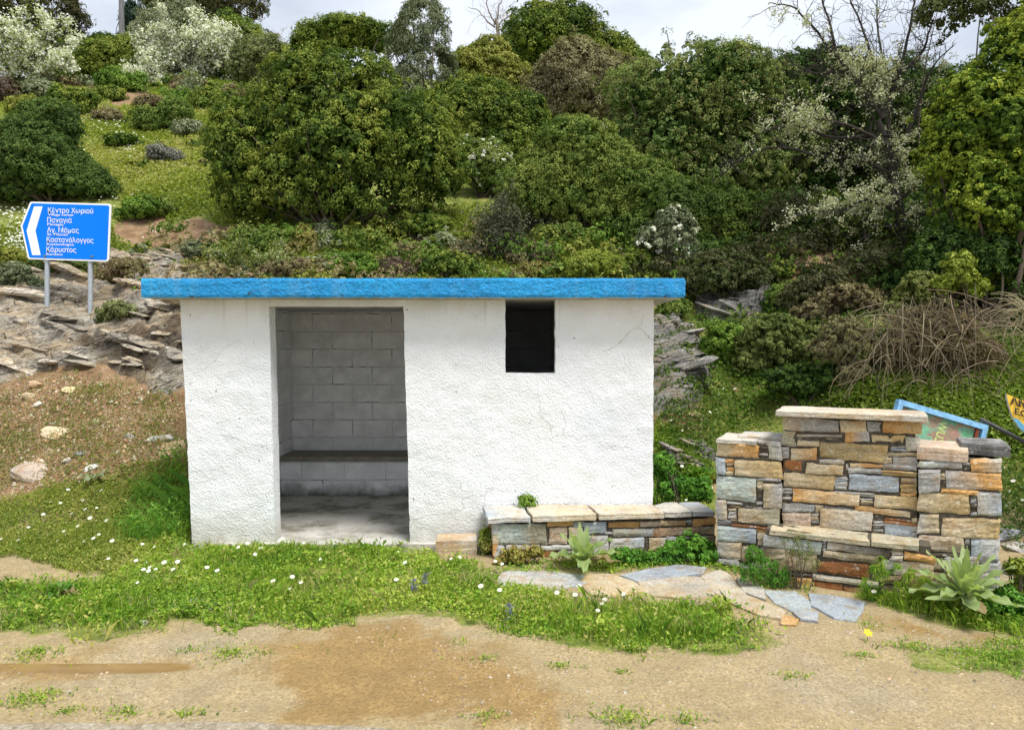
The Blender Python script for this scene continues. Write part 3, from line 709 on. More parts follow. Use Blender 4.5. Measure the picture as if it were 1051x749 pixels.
def lay(mb, fr, off, quad, c1, c2, rng, gap=.0014, bulge=.009, sunk=.05):
    """one stone: quad = TL, TR, BR, BL in photograph pixels on the wall plane"""
    q = np.array([fr.hit(px, py, off) for px, py in quad])
    ctr = q.mean(0); ext = q.max(0) - q.min(0)
    q = q - np.sign(q - ctr) * np.minimum(gap, ext * .12)
    w, h = ext
    if w <= .003 or h <= .003: return
    q = q + rng.normal(size=q.shape) * np.minimum(.0045, np.array([w, h]) * .06)
    nx = int(np.clip(w / .018, 2, 26)); nz = int(np.clip(h / .018, 2, 14))
    a = np.concatenate([[0], np.linspace(0, 1, nx + 1), [1]]); b = np.concatenate([[0], np.linspace(0, 1, nz + 1), [1]])
    A_, B_ = np.meshgrid(a, b)
    s_ = (q[0,0]*(1-A_) + q[1,0]*A_)*(1-B_) + (q[3,0]*(1-A_) + q[2,0]*A_)*B_
    z_ = (q[0,1]*(1-A_) + q[1,1]*A_)*(1-B_) + (q[3,1]*(1-A_) + q[2,1]*A_)*B_
    sd = rng.uniform(0, 50); p3 = np.stack([s_, z_, 0*s_ + sd], -1)
    jit = min(.010, .16 * min(w, h)); s_ = s_ + jit * fbm(p3 * 18, 4, 2); z_ = z_ + jit * fbm(p3 * 18, 4, 6)
    ew = np.minimum(A_, 1 - A_) * w; eh = np.minimum(B_, 1 - B_) * h; e = np.minimum(ew, eh)
    bev = min(.0065, .25 * min(w, h))
    o_ = off + rng.uniform(-.010, .008) - bev * (1 - np.clip(e / bev, 0, 1)) ** 2 * .8 + bulge * .45 * fbm(p3 * np.array([7, 12, 1]), 4, 9) + .004 * fbm(p3 * 40, 2, 10) + .010 * np.floor(3 * fbm(p3 * np.array([5, 16, 1]), 3, 19)) / 3
    ring = np.zeros_like(o_, bool); ring[0] = ring[-1] = True; ring[:, 0] = ring[:, -1] = True
    o_ = np.where(ring, off - sunk, o_)
    t = np.clip(.5 + 1.1 * (A_ - .5) * rng.choice([-1, 1]) + .9 * fbm(p3 * 6, 3, 12), 0, 1)[..., None]
    j = rng.uniform(.86, 1.12)
    col = (np.array(c1) * (1 - t) + np.array(c2) * t) * j
    i = np.arange(A_.size).reshape(A_.shape); f = np.stack([i[1:,:-1], i[1:,1:], i[:-1,1:], i[:-1,:-1]], -1).reshape(-1, 4)
    mb.add(fr.pt(s_, z_, o_).reshape(-1, 3), f, col.reshape(-1, 3))
def Q(x0, y0, x1, y1, dy=0, dyb=None):
    """px box whose right end drops by dy"""
    dyb = dy if dyb is None else dyb
    return [(x0, y0), (x1, y0 + dy), (x1, y1 + dyb), (x0, y1)]
def stones(mb, fr, off, items, seed):
    rng = np.random.default_rng(seed)
    for it in items:
        if it[0] == 's':   # stack of thin slates
            _, q, n, cs = it; q = np.array(q, float)
            fr_ = np.sort(np.concatenate([[0], (np.arange(1, n) + rng.uniform(-.22, .22, n - 1)) / n, [1]]))
            for k in range(n):
                a, b = fr_[k], fr_[k+1]; L = q[0]*(1-a)+q[3]*a; Rr = q[1]*(1-a)+q[2]*a; L2 = q[0]*(1-b)+q[3]*b; R2 = q[1]*(1-b)+q[2]*b
                c = CC[cs[rng.integers(len(cs))]]; lay(mb, fr, off - .004, [L, Rr, R2, L2], c, np.array(c) * .85, rng, .0015, .008)
        else:
            q, cs = it; lay(mb, fr, off, q, CC[cs[0]], CC[cs[-1]], rng)
A0 = np.array([1.558, 5.49]); B0 = np.array([3.19, 4.68]); uu = (B0 - A0) / np.linalg.norm(B0 - A0); nn_ = np.array([uu[1], -uu[0]])
FR = Frame(A0, uu, nn_)
wall = thing('stone_wall', (2.55, 5.45, 0), 'dry stone feature wall of tan and grey schist with two low pillars', 'stone wall')
LP = [(Q(735,453,778.6,468.5,3,2.5),'TO'),('s',Q(779,458,788.5,471),4,'GD'),(Q(789,457.6,802,471.5),'VG'),(Q(734.5,470,744.7,486.5,.5),'B'),('s',Q(745,471,753,488),4,'OTG'),(Q(754,472,802,488,1.5,4),'TY'),
 (Q(735,487.5,776,512,3,4),'N'),('s',Q(776.5,493.5,783,518),6,'GDT'),('s',Q(776,490.5,802,494.5),1,'G'),(Q(783.3,496,802.5,521),'GT'),(Q(735,513,746.5,533),'TG'),('s',Q(747,515,762,521,1),2,'YG'),('s',Q(747,521.5,756,535.5),4,'GT'),
 ('s',Q(762,517,783,521.5,3),1,'G'),(Q(757,521.5,800,536.5,1,4),'TV'),('s',Q(735,533.5,751,538.5),2,'G'),('s',Q(751,537.5,803,543,5),2,'RO'),(Q(735.5,539.5,776,554,3,4),'BN'),(Q(735.5,555,760,571,2,3),'GT'),(Q(761,561,778,576),'PT'),(Q(736,572.5,758,579,2),'G'),(Q(759,578,802,588),'TG'),(Q(777,546,802,560),'TV'),(Q(779,561,802,577),'G')]
CP = [(Q(803.7,425.8,860.4,442,4,2.8),'GT'),(Q(862,431,889,443),'T'),('s',Q(889.5,432.6,904,443.5),2,'G'),(Q(905,431,947,444,.8,2.4),'YO'),('s',Q(862,426.5,904,430.5,1),1,'D'),(Q(802,443,817,458),'V'),('s',Q(818,445,864,451,.8),2,'PG'),(Q(818.8,452.2,841,457.8,.8),'T'),
 (Q(866,443,892.7,453.5),'OG'),(Q(893.5,445.6,928.8,454.5,1.5,2),'TY'),(Q(930,448,944.5,462.5),'VP'),(Q(840.8,453,912,470,4,6),'YM'),(Q(811,459.3,838.5,473),'OT'),('s',Q(803,459,810,470.6),3,'G'),('s',Q(913.7,457.5,932,463.5),2,'GB'),(Q(911,464,941,468),'T'),(Q(916,468.5,942,477.5,.5,1.2),'G'),('s',Q(907,469,915.4,478),2,'GT'),
 (Q(803.7,471.5,825.6,483.4),'R'),('s',Q(826.3,474,840,477),1,'D'),(Q(826.5,475.5,866,486,2,2.5),'TY'),(Q(840.5,470.7,867.6,475.6,1),'P'),('s',Q(868,476,871,484),1,'P'),(Q(872,475.5,910.5,480,1),'TO'),(Q(870.5,480,904,485.5,1),'PB'),('s',Q(905,482,941,487.5,2),2,'OY'),('s',Q(906,476,941,481,2),1,'TG'),(Q(803.7,483.6,856.3,498.5,5.5,4.6),'TY'),('s',Q(857,489,870,502),4,'GB'),
 (Q(871,486.5,923.5,502.5,3.4,3.6),'B'),('s',Q(924.3,490.5,941,510),4,'OYT'),(Q(814,501.8,882.5,514.5,4.5),'OT'),('s',Q(803,500.8,813.2,512.7),4,'G'),('s',Q(857,503.5,897,507.5,3),2,'GD'),('s',Q(883,511,896,518.3,.6),3,'GT'),(Q(896.7,508.3,941.5,520,2,3.2),'YT'),
 (Q(803,515.5,836,525,1.5),'GB'),('s',Q(837,518,845,526.5),2,'T'),('s',Q(846,519.5,877,522,3),1,'G'),(Q(802.5,524.5,832,540,2),'K'),('s',Q(832.6,527,841,543),5,'GT'),(Q(841.6,521.5,896,542,4.5,3),'TP'),(Q(878.5,518,934,524.5,6,6.4),'TO'),('s',Q(896,528.5,907,546),6,'G'),('s',Q(907.3,531,941.5,536.5,4),2,'RY'),(Q(907.3,537.3,938,549,2,2.5),'B'),('s',Q(935,525.5,942,531.5),2,'D'),('s',Q(934.5,532,942,552),3,'GT')]
RP = [(Q(943,472,988,480,1),'GN'),('s',Q(988.4,475,996,482),3,'GD'),(Q(996.5,470.5,1029,482.5,1,2.5),'PO'),(Q(942.5,481,965,505),'G'),('s',Q(965.5,483,970.7,499.5),5,'DT'),(Q(971.3,483.3,1028.7,502,2,3.3),'OG'),('s',Q(966,501.3,1004.5,506,2),1,'O'),(Q(942.5,505.8,995.3,526,2,3.5),'YT'),('s',Q(996,508.5,1003.2,529),5,'DGT'),(Q(1004,505.8,1028.5,530),'BP'),
 (Q(942,527.5,964,548.5,.5),'PT'),(Q(966,531,1027,552.5,1,2),'TY'),(Q(942,549.5,989.8,566,1,2),'KT'),('s',Q(990.3,553,996,573),4,'G'),(Q(996.5,552.5,1026,576.5,1),'BG'),('s',Q(942,567,995,571,2),1,'D'),(Q(943,571.5,968,586),'T'),(Q(969,572,1006,588),'GT'),(Q(1007,578,1027.5,588),'G'),(Q(943,587,980,604),'M'),(Q(981,589,1027,606),'TG')]
PL = [(Q(784,549,843.4,561,8,9),'NG'),('s',Q(809,546.5,844,550.5,6.5,5.5),1,'O'),('s',Q(845,551,941,554.5,11),2,'MT'),(Q(848.3,556,913.7,564,8,8.5),'PD'),('s',Q(844,555,847.6,565),3,'G'),('s',Q(914.5,563,927,569,1),3,'GT'),(Q(914.8,569.5,927,574.5,1),'P'),(Q(928,566,960,574.5,5.5,5),'O'),(Q(845,565,902.5,571.5,6,7.5),'MT'),
 (Q(839,573.5,892,586.5,7,8),'R'),('s',Q(892.5,580.5,903.7,590),3,'D'),(Q(904.5,573.7,958,589,5,8),'PT'),(Q(834.5,588.4,902,594,9),'PV'),(Q(834,596,865,608.5,3,4.3),'R'),(Q(866,602,899,613,4,5.6),'RY'),(Q(808.5,591.5,833.5,603,3),'O'),(Q(932.5,592,958.5,616,4),'MR'),(Q(903.3,590,932,598,2),'MD'),(Q(900,600,931.5,612,3),'MD'),
 (Q(806,563.5,838,585.5,2.5),'TM'),(Q(784,561.5,805.5,589,2.5),'TM'),(Q(784,590,808,600,2),'M'),('s',Q(808,587,834,591,2.5),1,'D'),(Q(809,604.5,834,612,2),'MG')]
OFFP, OFFC, OFFL = .035, 0.0, .21
def core(mb, off, x0, x1, y0, y1, back):
    s0, _ = FR.hit(x0, y0, off); s1, _ = FR.hit(x1, y0, off); zt = max(FR.hit(x0, y0, off)[1], FR.hit(x1, y0, off)[1])
    fbox(mb, FR.A, FR.u, None, FR.n, s0 + .012, s1 - .012, -.12, zt - .012, back, off - .017, None, 1)
    return s0, s1, zt
def masonry(name, off, items, x0, x1, y0, y1, back, seed):
    mb = MB(); stones(mb, FR, off, items, seed); r = core(mb, off, x0, x1, y0, y1, back)
    mb.build(name, [M_STONE, M_MORTAR], wall); return r
lp = masonry('pillar', OFFP, LP, 735, 802.5, 455, 579, -.40, 1)
cp = masonry('centre_panel', OFFC, CP, 803, 942, 428, 555, -.34, 2)
rp = masonry('pillar', OFFP, RP, 942.5, 1028.5, 472, 600, -.40, 3)
pl = masonry('front_plinth', OFFL, PL, 784, 958, 560, 612, -.02, 4)
def slab(name, fr_pts, ztop, th, mat, parent, col, seed, tilt=(0, 0), rough=.006, res=.025):
    """a split stone slab: outline of world xy points; layered edge, uneven top"""
    rng = np.random.default_rng(seed); p = np.asarray(fr_pts, float); ctr = p.mean(0)
    out = []
    for k in range(len(p)):
        a, b = p[k], p[(k+1) % len(p)]; n = max(2, int(np.linalg.norm(b - a) / res))
        for t in np.arange(n) / n: out.append(a * (1 - t) + b * t)
    o = np.array(out); o3 = np.stack([o[:, 0], o[:, 1], np.full(len(o), seed * 1.7)], -1)
    o = o + np.stack([fbm(o3 * 9, 3, 1), fbm(o3 * 9, 3, 2)], -1) * .012
    rings = [(1.0, 'b', -th), (1.0, 'b', -th * .55), (.985, 'b', -th * .5), (1.0, 'b', -th * .25), (.99, 't', -.003), (.955, 't', 0), (.8, 't', 0), (.55, 't', 0), (.28, 't', 0)]
    V = []; 
    for k, (s, w, dz) in enumerate(rings):
        xy = ctr + (o - ctr) * s
        q = np.stack([xy[:, 0], xy[:, 1], 0 * xy[:, 0] + seed], -1)
        if w == 'b': xy = xy + unit(o - ctr) * (.006 * fbm(np.concatenate([xy, np.full((len(xy), 1), dz * 40)], 1) * np.array([14, 14, 1]), 3, 4))[:, None]
        z = ztop + dz + (rough * fbm(q * 6, 4, 5) + .003 * fbm(q * 25, 2, 6)) * (w == 't') + (xy - ctr) @ np.array(tilt)
        V.append(np.stack([xy[:, 0], xy[:, 1], z], -1))
    n = len(o); V.append(np.array([[*ctr, ztop]])); V = np.concatenate(V)
    i = np.arange(n * len(rings)).reshape(len(rings), n); j = np.roll(i, -1, 1)
    if np.cross(p[1] - p[0], p[2] - p[1]) < 0: pass
    q = np.stack([i[:-1], j[:-1], j[1:], i[1:]], -1).reshape(-1, 4)
    c1, c2 = np.array(col[0]), np.array(col[-1]); t = np.clip(.5 + 1.2 * fbm(V * 4 + seed, 3, 9), 0, 1)[:, None]
    mb = MB(); cc = (c1 * (1 - t) + c2 * t); mb.add(V, q, cc)
    mb.add(np.concatenate([V[i[-1]], V[-1:]]), [(a, (a+1) % n, n) for a in range(n)], np.concatenate([cc[i[-1]], cc[-1:]]))
    ob = mb.build(name, mat, parent, smooth=False)
    bm = bmesh.new(); bm.from_mesh(ob.data); bmesh.ops.remove_doubles(bm, verts=bm.verts, dist=1e-5); bmesh.ops.recalc_face_normals(bm, faces=bm.faces); bm.to_mesh(ob.data); bm.free()
    return ob
def fxy(s, off): return (FR.A + FR.u * s + FR.n * off)[:2]
def cope(s0, s1, o0, o1, z, th, col, seed, jag=.02, name='coping_slab', parent=None, tilt=(0, 0)):
    rng = np.random.default_rng(seed); j = lambda: rng.uniform(-jag, jag)
    pts = [fxy(s0 + j()*.5, o1 + j()), fxy(s0*.66 + s1*.34, o1 + j()), fxy(s0*.33 + s1*.67, o1 + j()), fxy(s1 + j()*.5, o1 + j()), fxy(s1 + j()*.5, o0 + j()), fxy(s0 + j()*.5, o0 + j())]
    return slab(name, pts, z, th, M_STONE, parent or wall, col, seed, tilt)
c_ = CC
zl = FR.hit(735, 453, OFFP)[1]
wl = lp[1] - lp[0]
cope(lp[0] - .005, lp[0] + wl*.62, -.40, OFFP + .005, zl + .022, .03, (c_['P'], c_['G']), 21)
cope(lp[0] + wl*.63, lp[1] - .01, -.40, OFFP - .01, zl + .020, .028, (c_['G'], c_['P']), 22)
cope(lp[0] + wl*.3, lp[1] - .015, -.38, OFFP - .10, zl + .045, .024, (c_['P'], c_['G']), 23)
zc = FR.hit(803, 426, OFFC)[1]; cope(FR.hit(796, 425, .07)[0], FR.hit(953, 431, .07)[0], -.38, .075, zc + .040, .04, (c_['P'], c_['T']), 24, .016)
zr = FR.hit(943, 471.5, OFFP)[1]
cope(rp[0] + .002, rp[0] + (rp[1]-rp[0])*.64, -.40, OFFP + .01, zr + .085, .085, (c_['P'], c_['K']), 25, .03)
cope(rp[0] + (rp[1]-rp[0])*.55, rp[1] + .055, -.42, OFFP - .09, zr + .115, .075, (c_['G'], (.13,.13,.13)), 26, .025)
zp = FR.hit(800, 548, OFFL)[1]; zp2 = FR.hit(942, 562, OFFL)[1]
s_a, s_b, s_c = FR.hit(789, 548, OFFL)[0], FR.hit(893, 555, OFFL)[0], FR.hit(944, 562, OFFL)[0]
cope(s_a, s_b - .003, -.022, OFFL + .012, (zp+zp2)/2 + .020, .035, (c_['T'], c_['V']), 27, .008, 'ledge_slab')
cope(s_b + .003, s_c, -.022, OFFL + .010, (zp+zp2)/2 + .022, .035, (c_['V'], c_['T']), 28, .008, 'ledge_slab')

# low stone bench against the shelter
BA = P(507.5, 577, 5.62)[:2]; BB = P(737, 562, 5.86)[:2]; bu = (BB - BA) / np.linalg.norm(BB - BA); bn = np.array([bu[1], -bu[0]])
FB = Frame(BA, bu, bn)
sb = thing('stone_bench', (.8, 5.8, 0), 'low stone bench with slab top against the white shelter wall', 'bench')
BI = [(Q(508.6,538,561.5,559),'NV'),(Q(561.8,535.5,588,541,-.5),'O'),(Q(563.5,541.8,583,558.5),'K'),('s',Q(559,542,563,558),4,'D'),(Q(584,541.5,599,558),'TG'),(Q(588.5,534.5,599,541),'G'),(Q(600,536,622,549,-1),'B'),(Q(508.6,559.5,518,577),'BG'),(Q(519,559.5,554,564.5),'P'),(Q(519,565.5,572,573,-1),'R'),(Q(555,559.5,598,565),'G'),(Q(573,566,600,573,-.5),'G'),
 (Q(600,550,625,567),'G'),(Q(624.4,536,656.5,542,-1),'O'),(Q(657,535,678,540.5,-.5),'K'),(Q(678.4,534.5,704.3,540,-.5),'TO'),('s',Q(704.8,534,711,540),2,'G'),(Q(711.7,532.3,735,540,-1),'O'),('s',Q(621,543,629,552),3,'GD'),(Q(629.5,543.3,671,551.6,-1),'VG'),(Q(671.5,542,735,549.5,-1.5),'TR'),(Q(626,552.5,661,567,-.5),'GB'),(Q(662,552,666,566),'D'),(Q(666.5,551.5,684,565),'PT'),(Q(684.5,551,708,564),'G'),(Q(708.5,550,735,563),'GM'),(Q(509,578,560,584),'G'),(Q(561,574,620,582),'GT'),(Q(621,568,735,576,-4),'M')]
mb = MB(); stones(mb, FB, 0.0, BI, 9)
bs1 = FB.hit(735, 540, 0)[0]
fbox(mb, FB.A, FB.u, None, FB.n, .012, bs1 - .005, -.1, FB.hit(508, 538, 0)[1] - .005, -.36, -.017, None, 1)
# the exposed end of the bench
FE = Frame(BA, -bn, -bu)
rng = np.random.default_rng(4)
z_ = 0.02
while z_ < .25:
    h_ = rng.uniform(.05, .1); a_ = 0.0
    while a_ < .33:
        w_ = min(rng.uniform(.09, .2), .34 - a_); c1 = CC['TGRO'[rng.integers(4)]]
        mbq = [(a_, z_ + h_), (a_ + w_, z_ + h_), (a_ + w_, z_), (a_, z_)]
        fbox(mb, FE.A, FE.u, None, FE.n, a_ + .003, a_ + w_ - .003, z_ + .003, z_ + h_ - .003, -.03, .012 + rng.uniform(-.004, .004), c1)
        a_ += w_
    z_ += h_
mb.build('masonry', [M_STONE, M_MORTAR], sb)
zb = FB.hit(508, 536.5, .02)[1]
def bxy(s, o): return (FB.A + FB.u * s + FB.n * o)[:2]
def bench_slab(px0, px1, col, seed, o1=.035, th=.06, dz=0):
    s0 = FB.hit(px0, 537, .03)[0]; s1 = FB.hit(px1, 537, .03)[0]; rng = np.random.default_rng(seed); j = lambda m=.012: rng.uniform(-m, m)
    yb = YF - .022
    sw = FB.hit(668, 537, 0)[0]
    def back(s):
        b = bxy(s, 0); return b - FB.n[:2] * ((b[1] - yb) / FB.n[1]) if s < sw else bxy(s, -.32)
    pts = [bxy(s0 + .004, o1 + j()), bxy(s0*.6 + s1*.4, o1 + j()), bxy(s1 - .004, o1 + j()), back(s1 - .004), back(s0*.5 + s1*.5), back(s0 + .004)]
    # keep the rear edge off the shelter wall
    pts = [np.array([p[0], min(p[1], yb if p[0] < XR + .02 else 6.3)]) for p in pts]
    slab('coping_slab', pts, zb + th + dz, th, M_STONE, sb, col, seed)
for args in ((500,544.5,(c_['P'],c_['B']),31,.03,.042),(546,612.5,(c_['P'],c_['T']),32,.035,.050),(613.5,682,(c_['P'],c_['T']),33,.035,.048),(682.5,711,(c_['P'],c_['G']),34,.03,.045),(711.5,734.5,(c_['G'],c_['B']),35,.02,.042)): bench_slab(*args)

# flagstones of the little kerb path
FS = [([(511,592),(522,588),(560,588),(594,591),(600,600),(562,605),(515,604)],'BP','long pale blue-grey flagstone at the left end of the kerb path'),
 ([(597,598),(606,591),(630,592),(648,598),(662,607),(632,613),(607,611)],'TY','ochre and cream flagstone second from left in the kerb path'),
 ([(657,597),(700,594),(718,595),(731,611),(696,614),(666,611)],'TP','broad cream flagstone in front of the blue-grey flagstone'),
 ([(640,592),(665,586),(695,582),(721,585),(719,591),(690,594),(656,597)],'BG','blue-grey flagstone between bench weeds and the broad cream flagstone'),
 ([(721,593.5),(738,587),(746,590),(764,610),(742,611),(733,608)],'PT','cream flagstone at the left foot of the stone wall'),
 ([(737,611.5),(765,612.5),(804,627),(800,636),(778,632),(757,623)],'PT','long cream flagstone slanting down beside the grass verge'),
 ([(757,596),(783,604),(785,616),(764,608.5)],'GP','small grey streaked flagstone beside the cream one at the wall foot'),
 ([(785,607.5),(815,608.5),(829,618),(831.5,627),(815,629),(796,619)],'NB','smooth pale green-grey flagstone in front of the stone wall'),
 ([(832,611),(850,612.5),(885,620),(877,637),(857,635),(834,622)],'B','bluish flagstone at the right end of the kerb path'),
 ([(815,630),(838,629.5),(839,639),(822,637)],'GB','small grey flagstone at the outer edge between cream and bluish ones'),
 ([(803,633),(819,638),(816,643),(801,642)],'OT','small tan flagstone at the outer tip of the kerb path')]
for k, (pts, cs, lab) in enumerate(FS):
    a = np.array(pts, float); d = ground_hit(a[:, 0], a[:, 1]); w = P(a[:, 0], a[:, 1], d); zt = w[:, 2].mean() + .016; w = w.mean(0) + (w - w.mean(0)) * 1.10; zt += ((k * 37) % 7 - 3) * .0014
    tag(slab('flagstone', w[:, :2], zt, .055, M_STONE, None, (np.array(c_[cs[0]]) * .8, np.array(c_[cs[-1]]) * .8), 41 + k, rough=.008), lab, 'flagstone', 'flagstones of the kerb path')
# whitewashed block at the foot of the wall
a = np.array([(446,572),(490,567),(490,560),(447,565)], float); w = P(a[:, 0], a[:, 1], ground_hit(a[:, 0], a[:, 1])); w[:, 1] = np.clip(w[:, 1], 5.55, 6.02)
w = np.array([[P(447,575,5.72)[0], 5.72], [P(490,570,5.76)[0], 5.76], [P(489,565,5.95)[0], 5.98], [P(449,568,5.95)[0], 5.95]])
tag(slab('step_stone', w, .115, .13, M_STONE, None, (c_['P'], (.45,.33,.2)), 61), 'rough whitewashed stone block at the foot of the shelter wall', 'stone block')

# ------------------------------------------------------------------ road sign
SD = 9.5
sg = P(70, 320, SD)
sign = thing('road_sign', (sg[0], SD, H(sg[0], SD)), 'blue arrow shaped direction sign with white Greek and Latin lettering on two posts', 'road sign')
def sp(px, py, off=0.0):
    p = P(px, py, SD); p = p * ((SD - off) / p[1]) if False else EYE + (p - EYE) * ((SD - off) / SD); return p
def poly_plate(mb, pts, off, th, mat):
    v = np.array([sp(x, y, 0) for x, y in pts]); n = len(v); fr_ = v.copy(); fr_[:, 1] = SD - off; bk = v.copy(); bk[:, 1] = SD - off + th
    for V, f in ((fr_, [tuple(range(n))[::-1]]), (bk, [tuple(range(n))])): mb.add(V, f, None, mat)
    mb.add(np.concatenate([fr_, bk]), [(a, (a+1) % n, (a+1) % n + n, a + n) for a in range(n)], None, mat)
def rounded(pts, rads, seg=4):
    out = []; pts = [np.array(p, float) for p in pts]; n = len(pts)
    for k in range(n):
        p, a, b, r = pts[k], pts[k-1], pts[(k+1) % n], rads[k]
        if r <= 0: out.append(tuple(p)); continue
        A = p + (a - p) / np.linalg.norm(a - p) * r; B = p + (b - p) / np.linalg.norm(b - p) * r
        for t in np.linspace(0, 1, seg + 1): out.append(tuple(A*(1-t)**2 + 2*p*t*(1-t) + B*t*t))
    return out
outer = rounded([(21.2,232),(31,207),(114,209.3),(111.5,268.7),(28.8,266)], [0, 2, 3.2, 3.2, 2]); inner = rounded([(23.2,232),(32.4,208.7),(112.3,211),(109.9,267),(30.3,264.4)], [0, 1.2, 2.2, 2.2, 1.2])
mb = MB(); poly_plate(mb, outer, .0, .018, 0); ob = mb.build('sign_panel', M_SIGNWHITE, sign)
mb = MB(); poly_plate(mb, inner, .003, .0025, 0); mb.build('blue_face', M_SIGNBLUE, ob).location = (0, 0, 0)
mb = MB()
for q in ([(35.2,212),(44,212),(36.6,237),(27.6,237)], [(27.6,237),(36.6,237),(42,262),(33.3,262)]): poly_plate(mb, q, .0055, .002, 0)
mb.build('arrow', M_SIGNWHITE, ob).location = (0, 0, 0)
def text_mesh(txt, size_w, height, bold=0.0):
    cu = bpy.data.curves.new('t', 'FONT'); cu.body = txt; cu.size = 1; cu.offset = bold; cu.resolution_u = 3
    o = bpy.data.objects.new('t', cu); C.objects.link(o); dg = bpy.context.evaluated_depsgraph_get(); dg.update()
    me = bpy.data.meshes.new_from_object(o.evaluated_get(dg)); bpy.data.objects.remove(o)
    v = np.zeros(len(me.vertices) * 3, np.float32); me.vertices.foreach_get('co', v); v = v.reshape(-1, 3); faces = [tuple(p.vertices) for p in me.polygons]
    bpy.data.meshes.remove(me)
    v[:, 0] -= v[:, 0].min(); v[:, 0] *= size_w / v[:, 0].max(); v[:, 1] *= height / .73
    return v, faces
mb = MB(); k9 = SD / F
for txt, x, yb_, wpx, hpx in (('Κέντρο Χωριού',49.6,218.3,46,5.2),('Village center',49.6,221.4,26.5,2.5),('Παναγιά',48.9,228.3,25,5.2),('Panagia',48.9,231.4,16.5,2.5),('Αγ. Μάμας',48.7,238.5,32.4,5.2),('St. Mamas',48.7,241.6,21,2.5),
        ('Καστανόλογγος',48.3,248.4,47.6,5.2),('Kastanologos',48.3,251.7,27.5,2.5),('Κάρυστος',48,258.5,30.4,5.2),('Karistos',48,262,16.4,2.5)):
    v, f = text_mesh(txt, wpx * k9, hpx * k9, .006 if hpx > 4 else .010); p0 = sp(x, yb_)
    w = np.stack([p0[0] + v[:, 0], np.full(len(v), SD - .0062), p0[2] + v[:, 1] - v[:, 0] * .022], -1)
    for sz in set(len(q) for q in f): mb.add(w, [q for q in f if len(q) == sz])
mb.build('lettering', M_SIGNWHITE, ob).location = (0, 0, 0)
for px in (48, 92.3):
    a = P(px, 322, SD + .045); b = P(px + (.6 if px < 60 else .8), 212, SD + .045); g_ = H(a[0], a[1]) - .15
    mb = MB(); tube(mb, [(a[0], a[1], g_), (b[0], b[1], b[2])], .030, 12); mb.build('post', M_GALV, sign, smooth=True)
for px, py in ((46.3,262.6),(94.5,263.3)):
    p = sp(px, py); mb = MB(); tube(mb, [(p[0], SD - .012, p[2]), (p[0], SD - .003, p[2])], .016, 8); mb.build('bolt', M_RUSTBOLT, ob)

# ------------------------------------------------------------------ tilted notice board behind the wall, iron pole, yellow sign
BD = 5.98
nb = thing('notice_board', P(968, 450, BD), 'faded green notice board in blue frame, lying tilted behind the stone wall', 'notice board')
c0 = P(921.5, 409.5, BD); c1 = P(1012.5, 436.5, BD); ux = unit(c1 - c0); vx = unit(np.array([ux[2] * 1.0, .18, -ux[0]]) * np.array([1, 1, 1])); Lb = np.linalg.norm(c1 - c0); Hb = .52
vx = unit(np.array([-.28, -.10, -.95])); vx = unit(vx - ux * (vx @ ux) * .8); nx_ = unit(np.cross(ux, vx)); 
if nx_[1] > 0: nx_ = -nx_
def bbox(mb, a0, a1, b0, b1, d0, d1, mat=0, col=None):
    v = [c0 + ux*a + vx*b + nx_*d for b in (b0, b1) for (a, d) in ((a0,d1),(a1,d1),(a1,d0),(a0,d0))]
    mb.add(v, [(0,3,2,1),(4,5,6,7),(0,1,5,4),(1,2,6,5),(2,3,7,6),(3,0,4,7)], col, mat)
for a0, a1, b0, b1 in ((0, Lb, 0, .045), (0, Lb, Hb-.045, Hb), (0, .04, .047, Hb-.047), (Lb-.04, Lb, .047, Hb-.047)):
    mb = MB(); bbox(mb, a0, a1, b0, b1, -.03, .03); mb.build('frame_rail', M_BLUEFRAME, nb)
mb = MB(); bbox(mb, .04, Lb-.04, .047, Hb-.047, -.022, -.004); bp_ = mb.build('board_panel', M_BOARD, nb)
mb = MB(); bbox(mb, Lb-.085, Lb-.060, .05, Hb-.05, -.003, .018); mb.build('rusty_bar', M_RUST, nb)
v, f = text_mesh('ZUW', .20, .07, .02); mb = MB()
w = np.array([c0 + ux*(.385 + q[1]) + vx*(.27 - q[0]) + nx_*-.002 for q in v])
for sz in set(len(q) for q in f): mb.add(w, [q for q in f if len(q) == sz])
mb.build('lettering', M_YELLOWTXT, bp_).location = (0, 0, 0)
pp = thing('iron_pole', P(1040, 450, 6.0), 'dark iron pole slanting behind the right pillar of the stone wall', 'pole')
mb = MB(); tube(mb, [P(1006,430,6.02), P(1030,442,5.95), P(1052,454,5.88), P(1110,482,5.7)], .018, 8); mb.build('pole', M_DARKPOLE, pp, smooth=True)
YD = 5.75
ys = thing('painted_sign', P(1070, 430, YD), 'yellow shield shaped sign with black letters and a blue stripe at the right edge', 'sign')
op = [(1033.5,404.5),(1036,417),(1040,429),(1046,438),(1054,446),(1066,452),(1082,452),(1096,441),(1103,425),(1106,430),(1070,421)]
op = [(1033,404),(1035.5,416),(1039.5,428),(1045.5,438),(1055,447),(1068,453),(1082,452),(1095,443),(1103,430),(1106,416),(1088,419),(1068,417),(1050,411)]
mb = MB(); v = np.array([P(x, y, YD + (x - 1033) * .0012) for x, y in op]); n = len(v)
ctr = v.mean(0); bk = v + np.array([0, .02, 0])
grid = []
mb.add(v, [tuple(range(n))], (.78, .50, .06)); mb.add(bk, [tuple(range(n))[::-1]], (.5, .5, .5)); mb.add(np.concatenate([v, bk]), [(a, a+n, (a+1) % n + n, (a+1) % n) for a in range(n)], (.6, .6, .55))
yp = mb.build('sign_panel', M_YELLOW, ys)
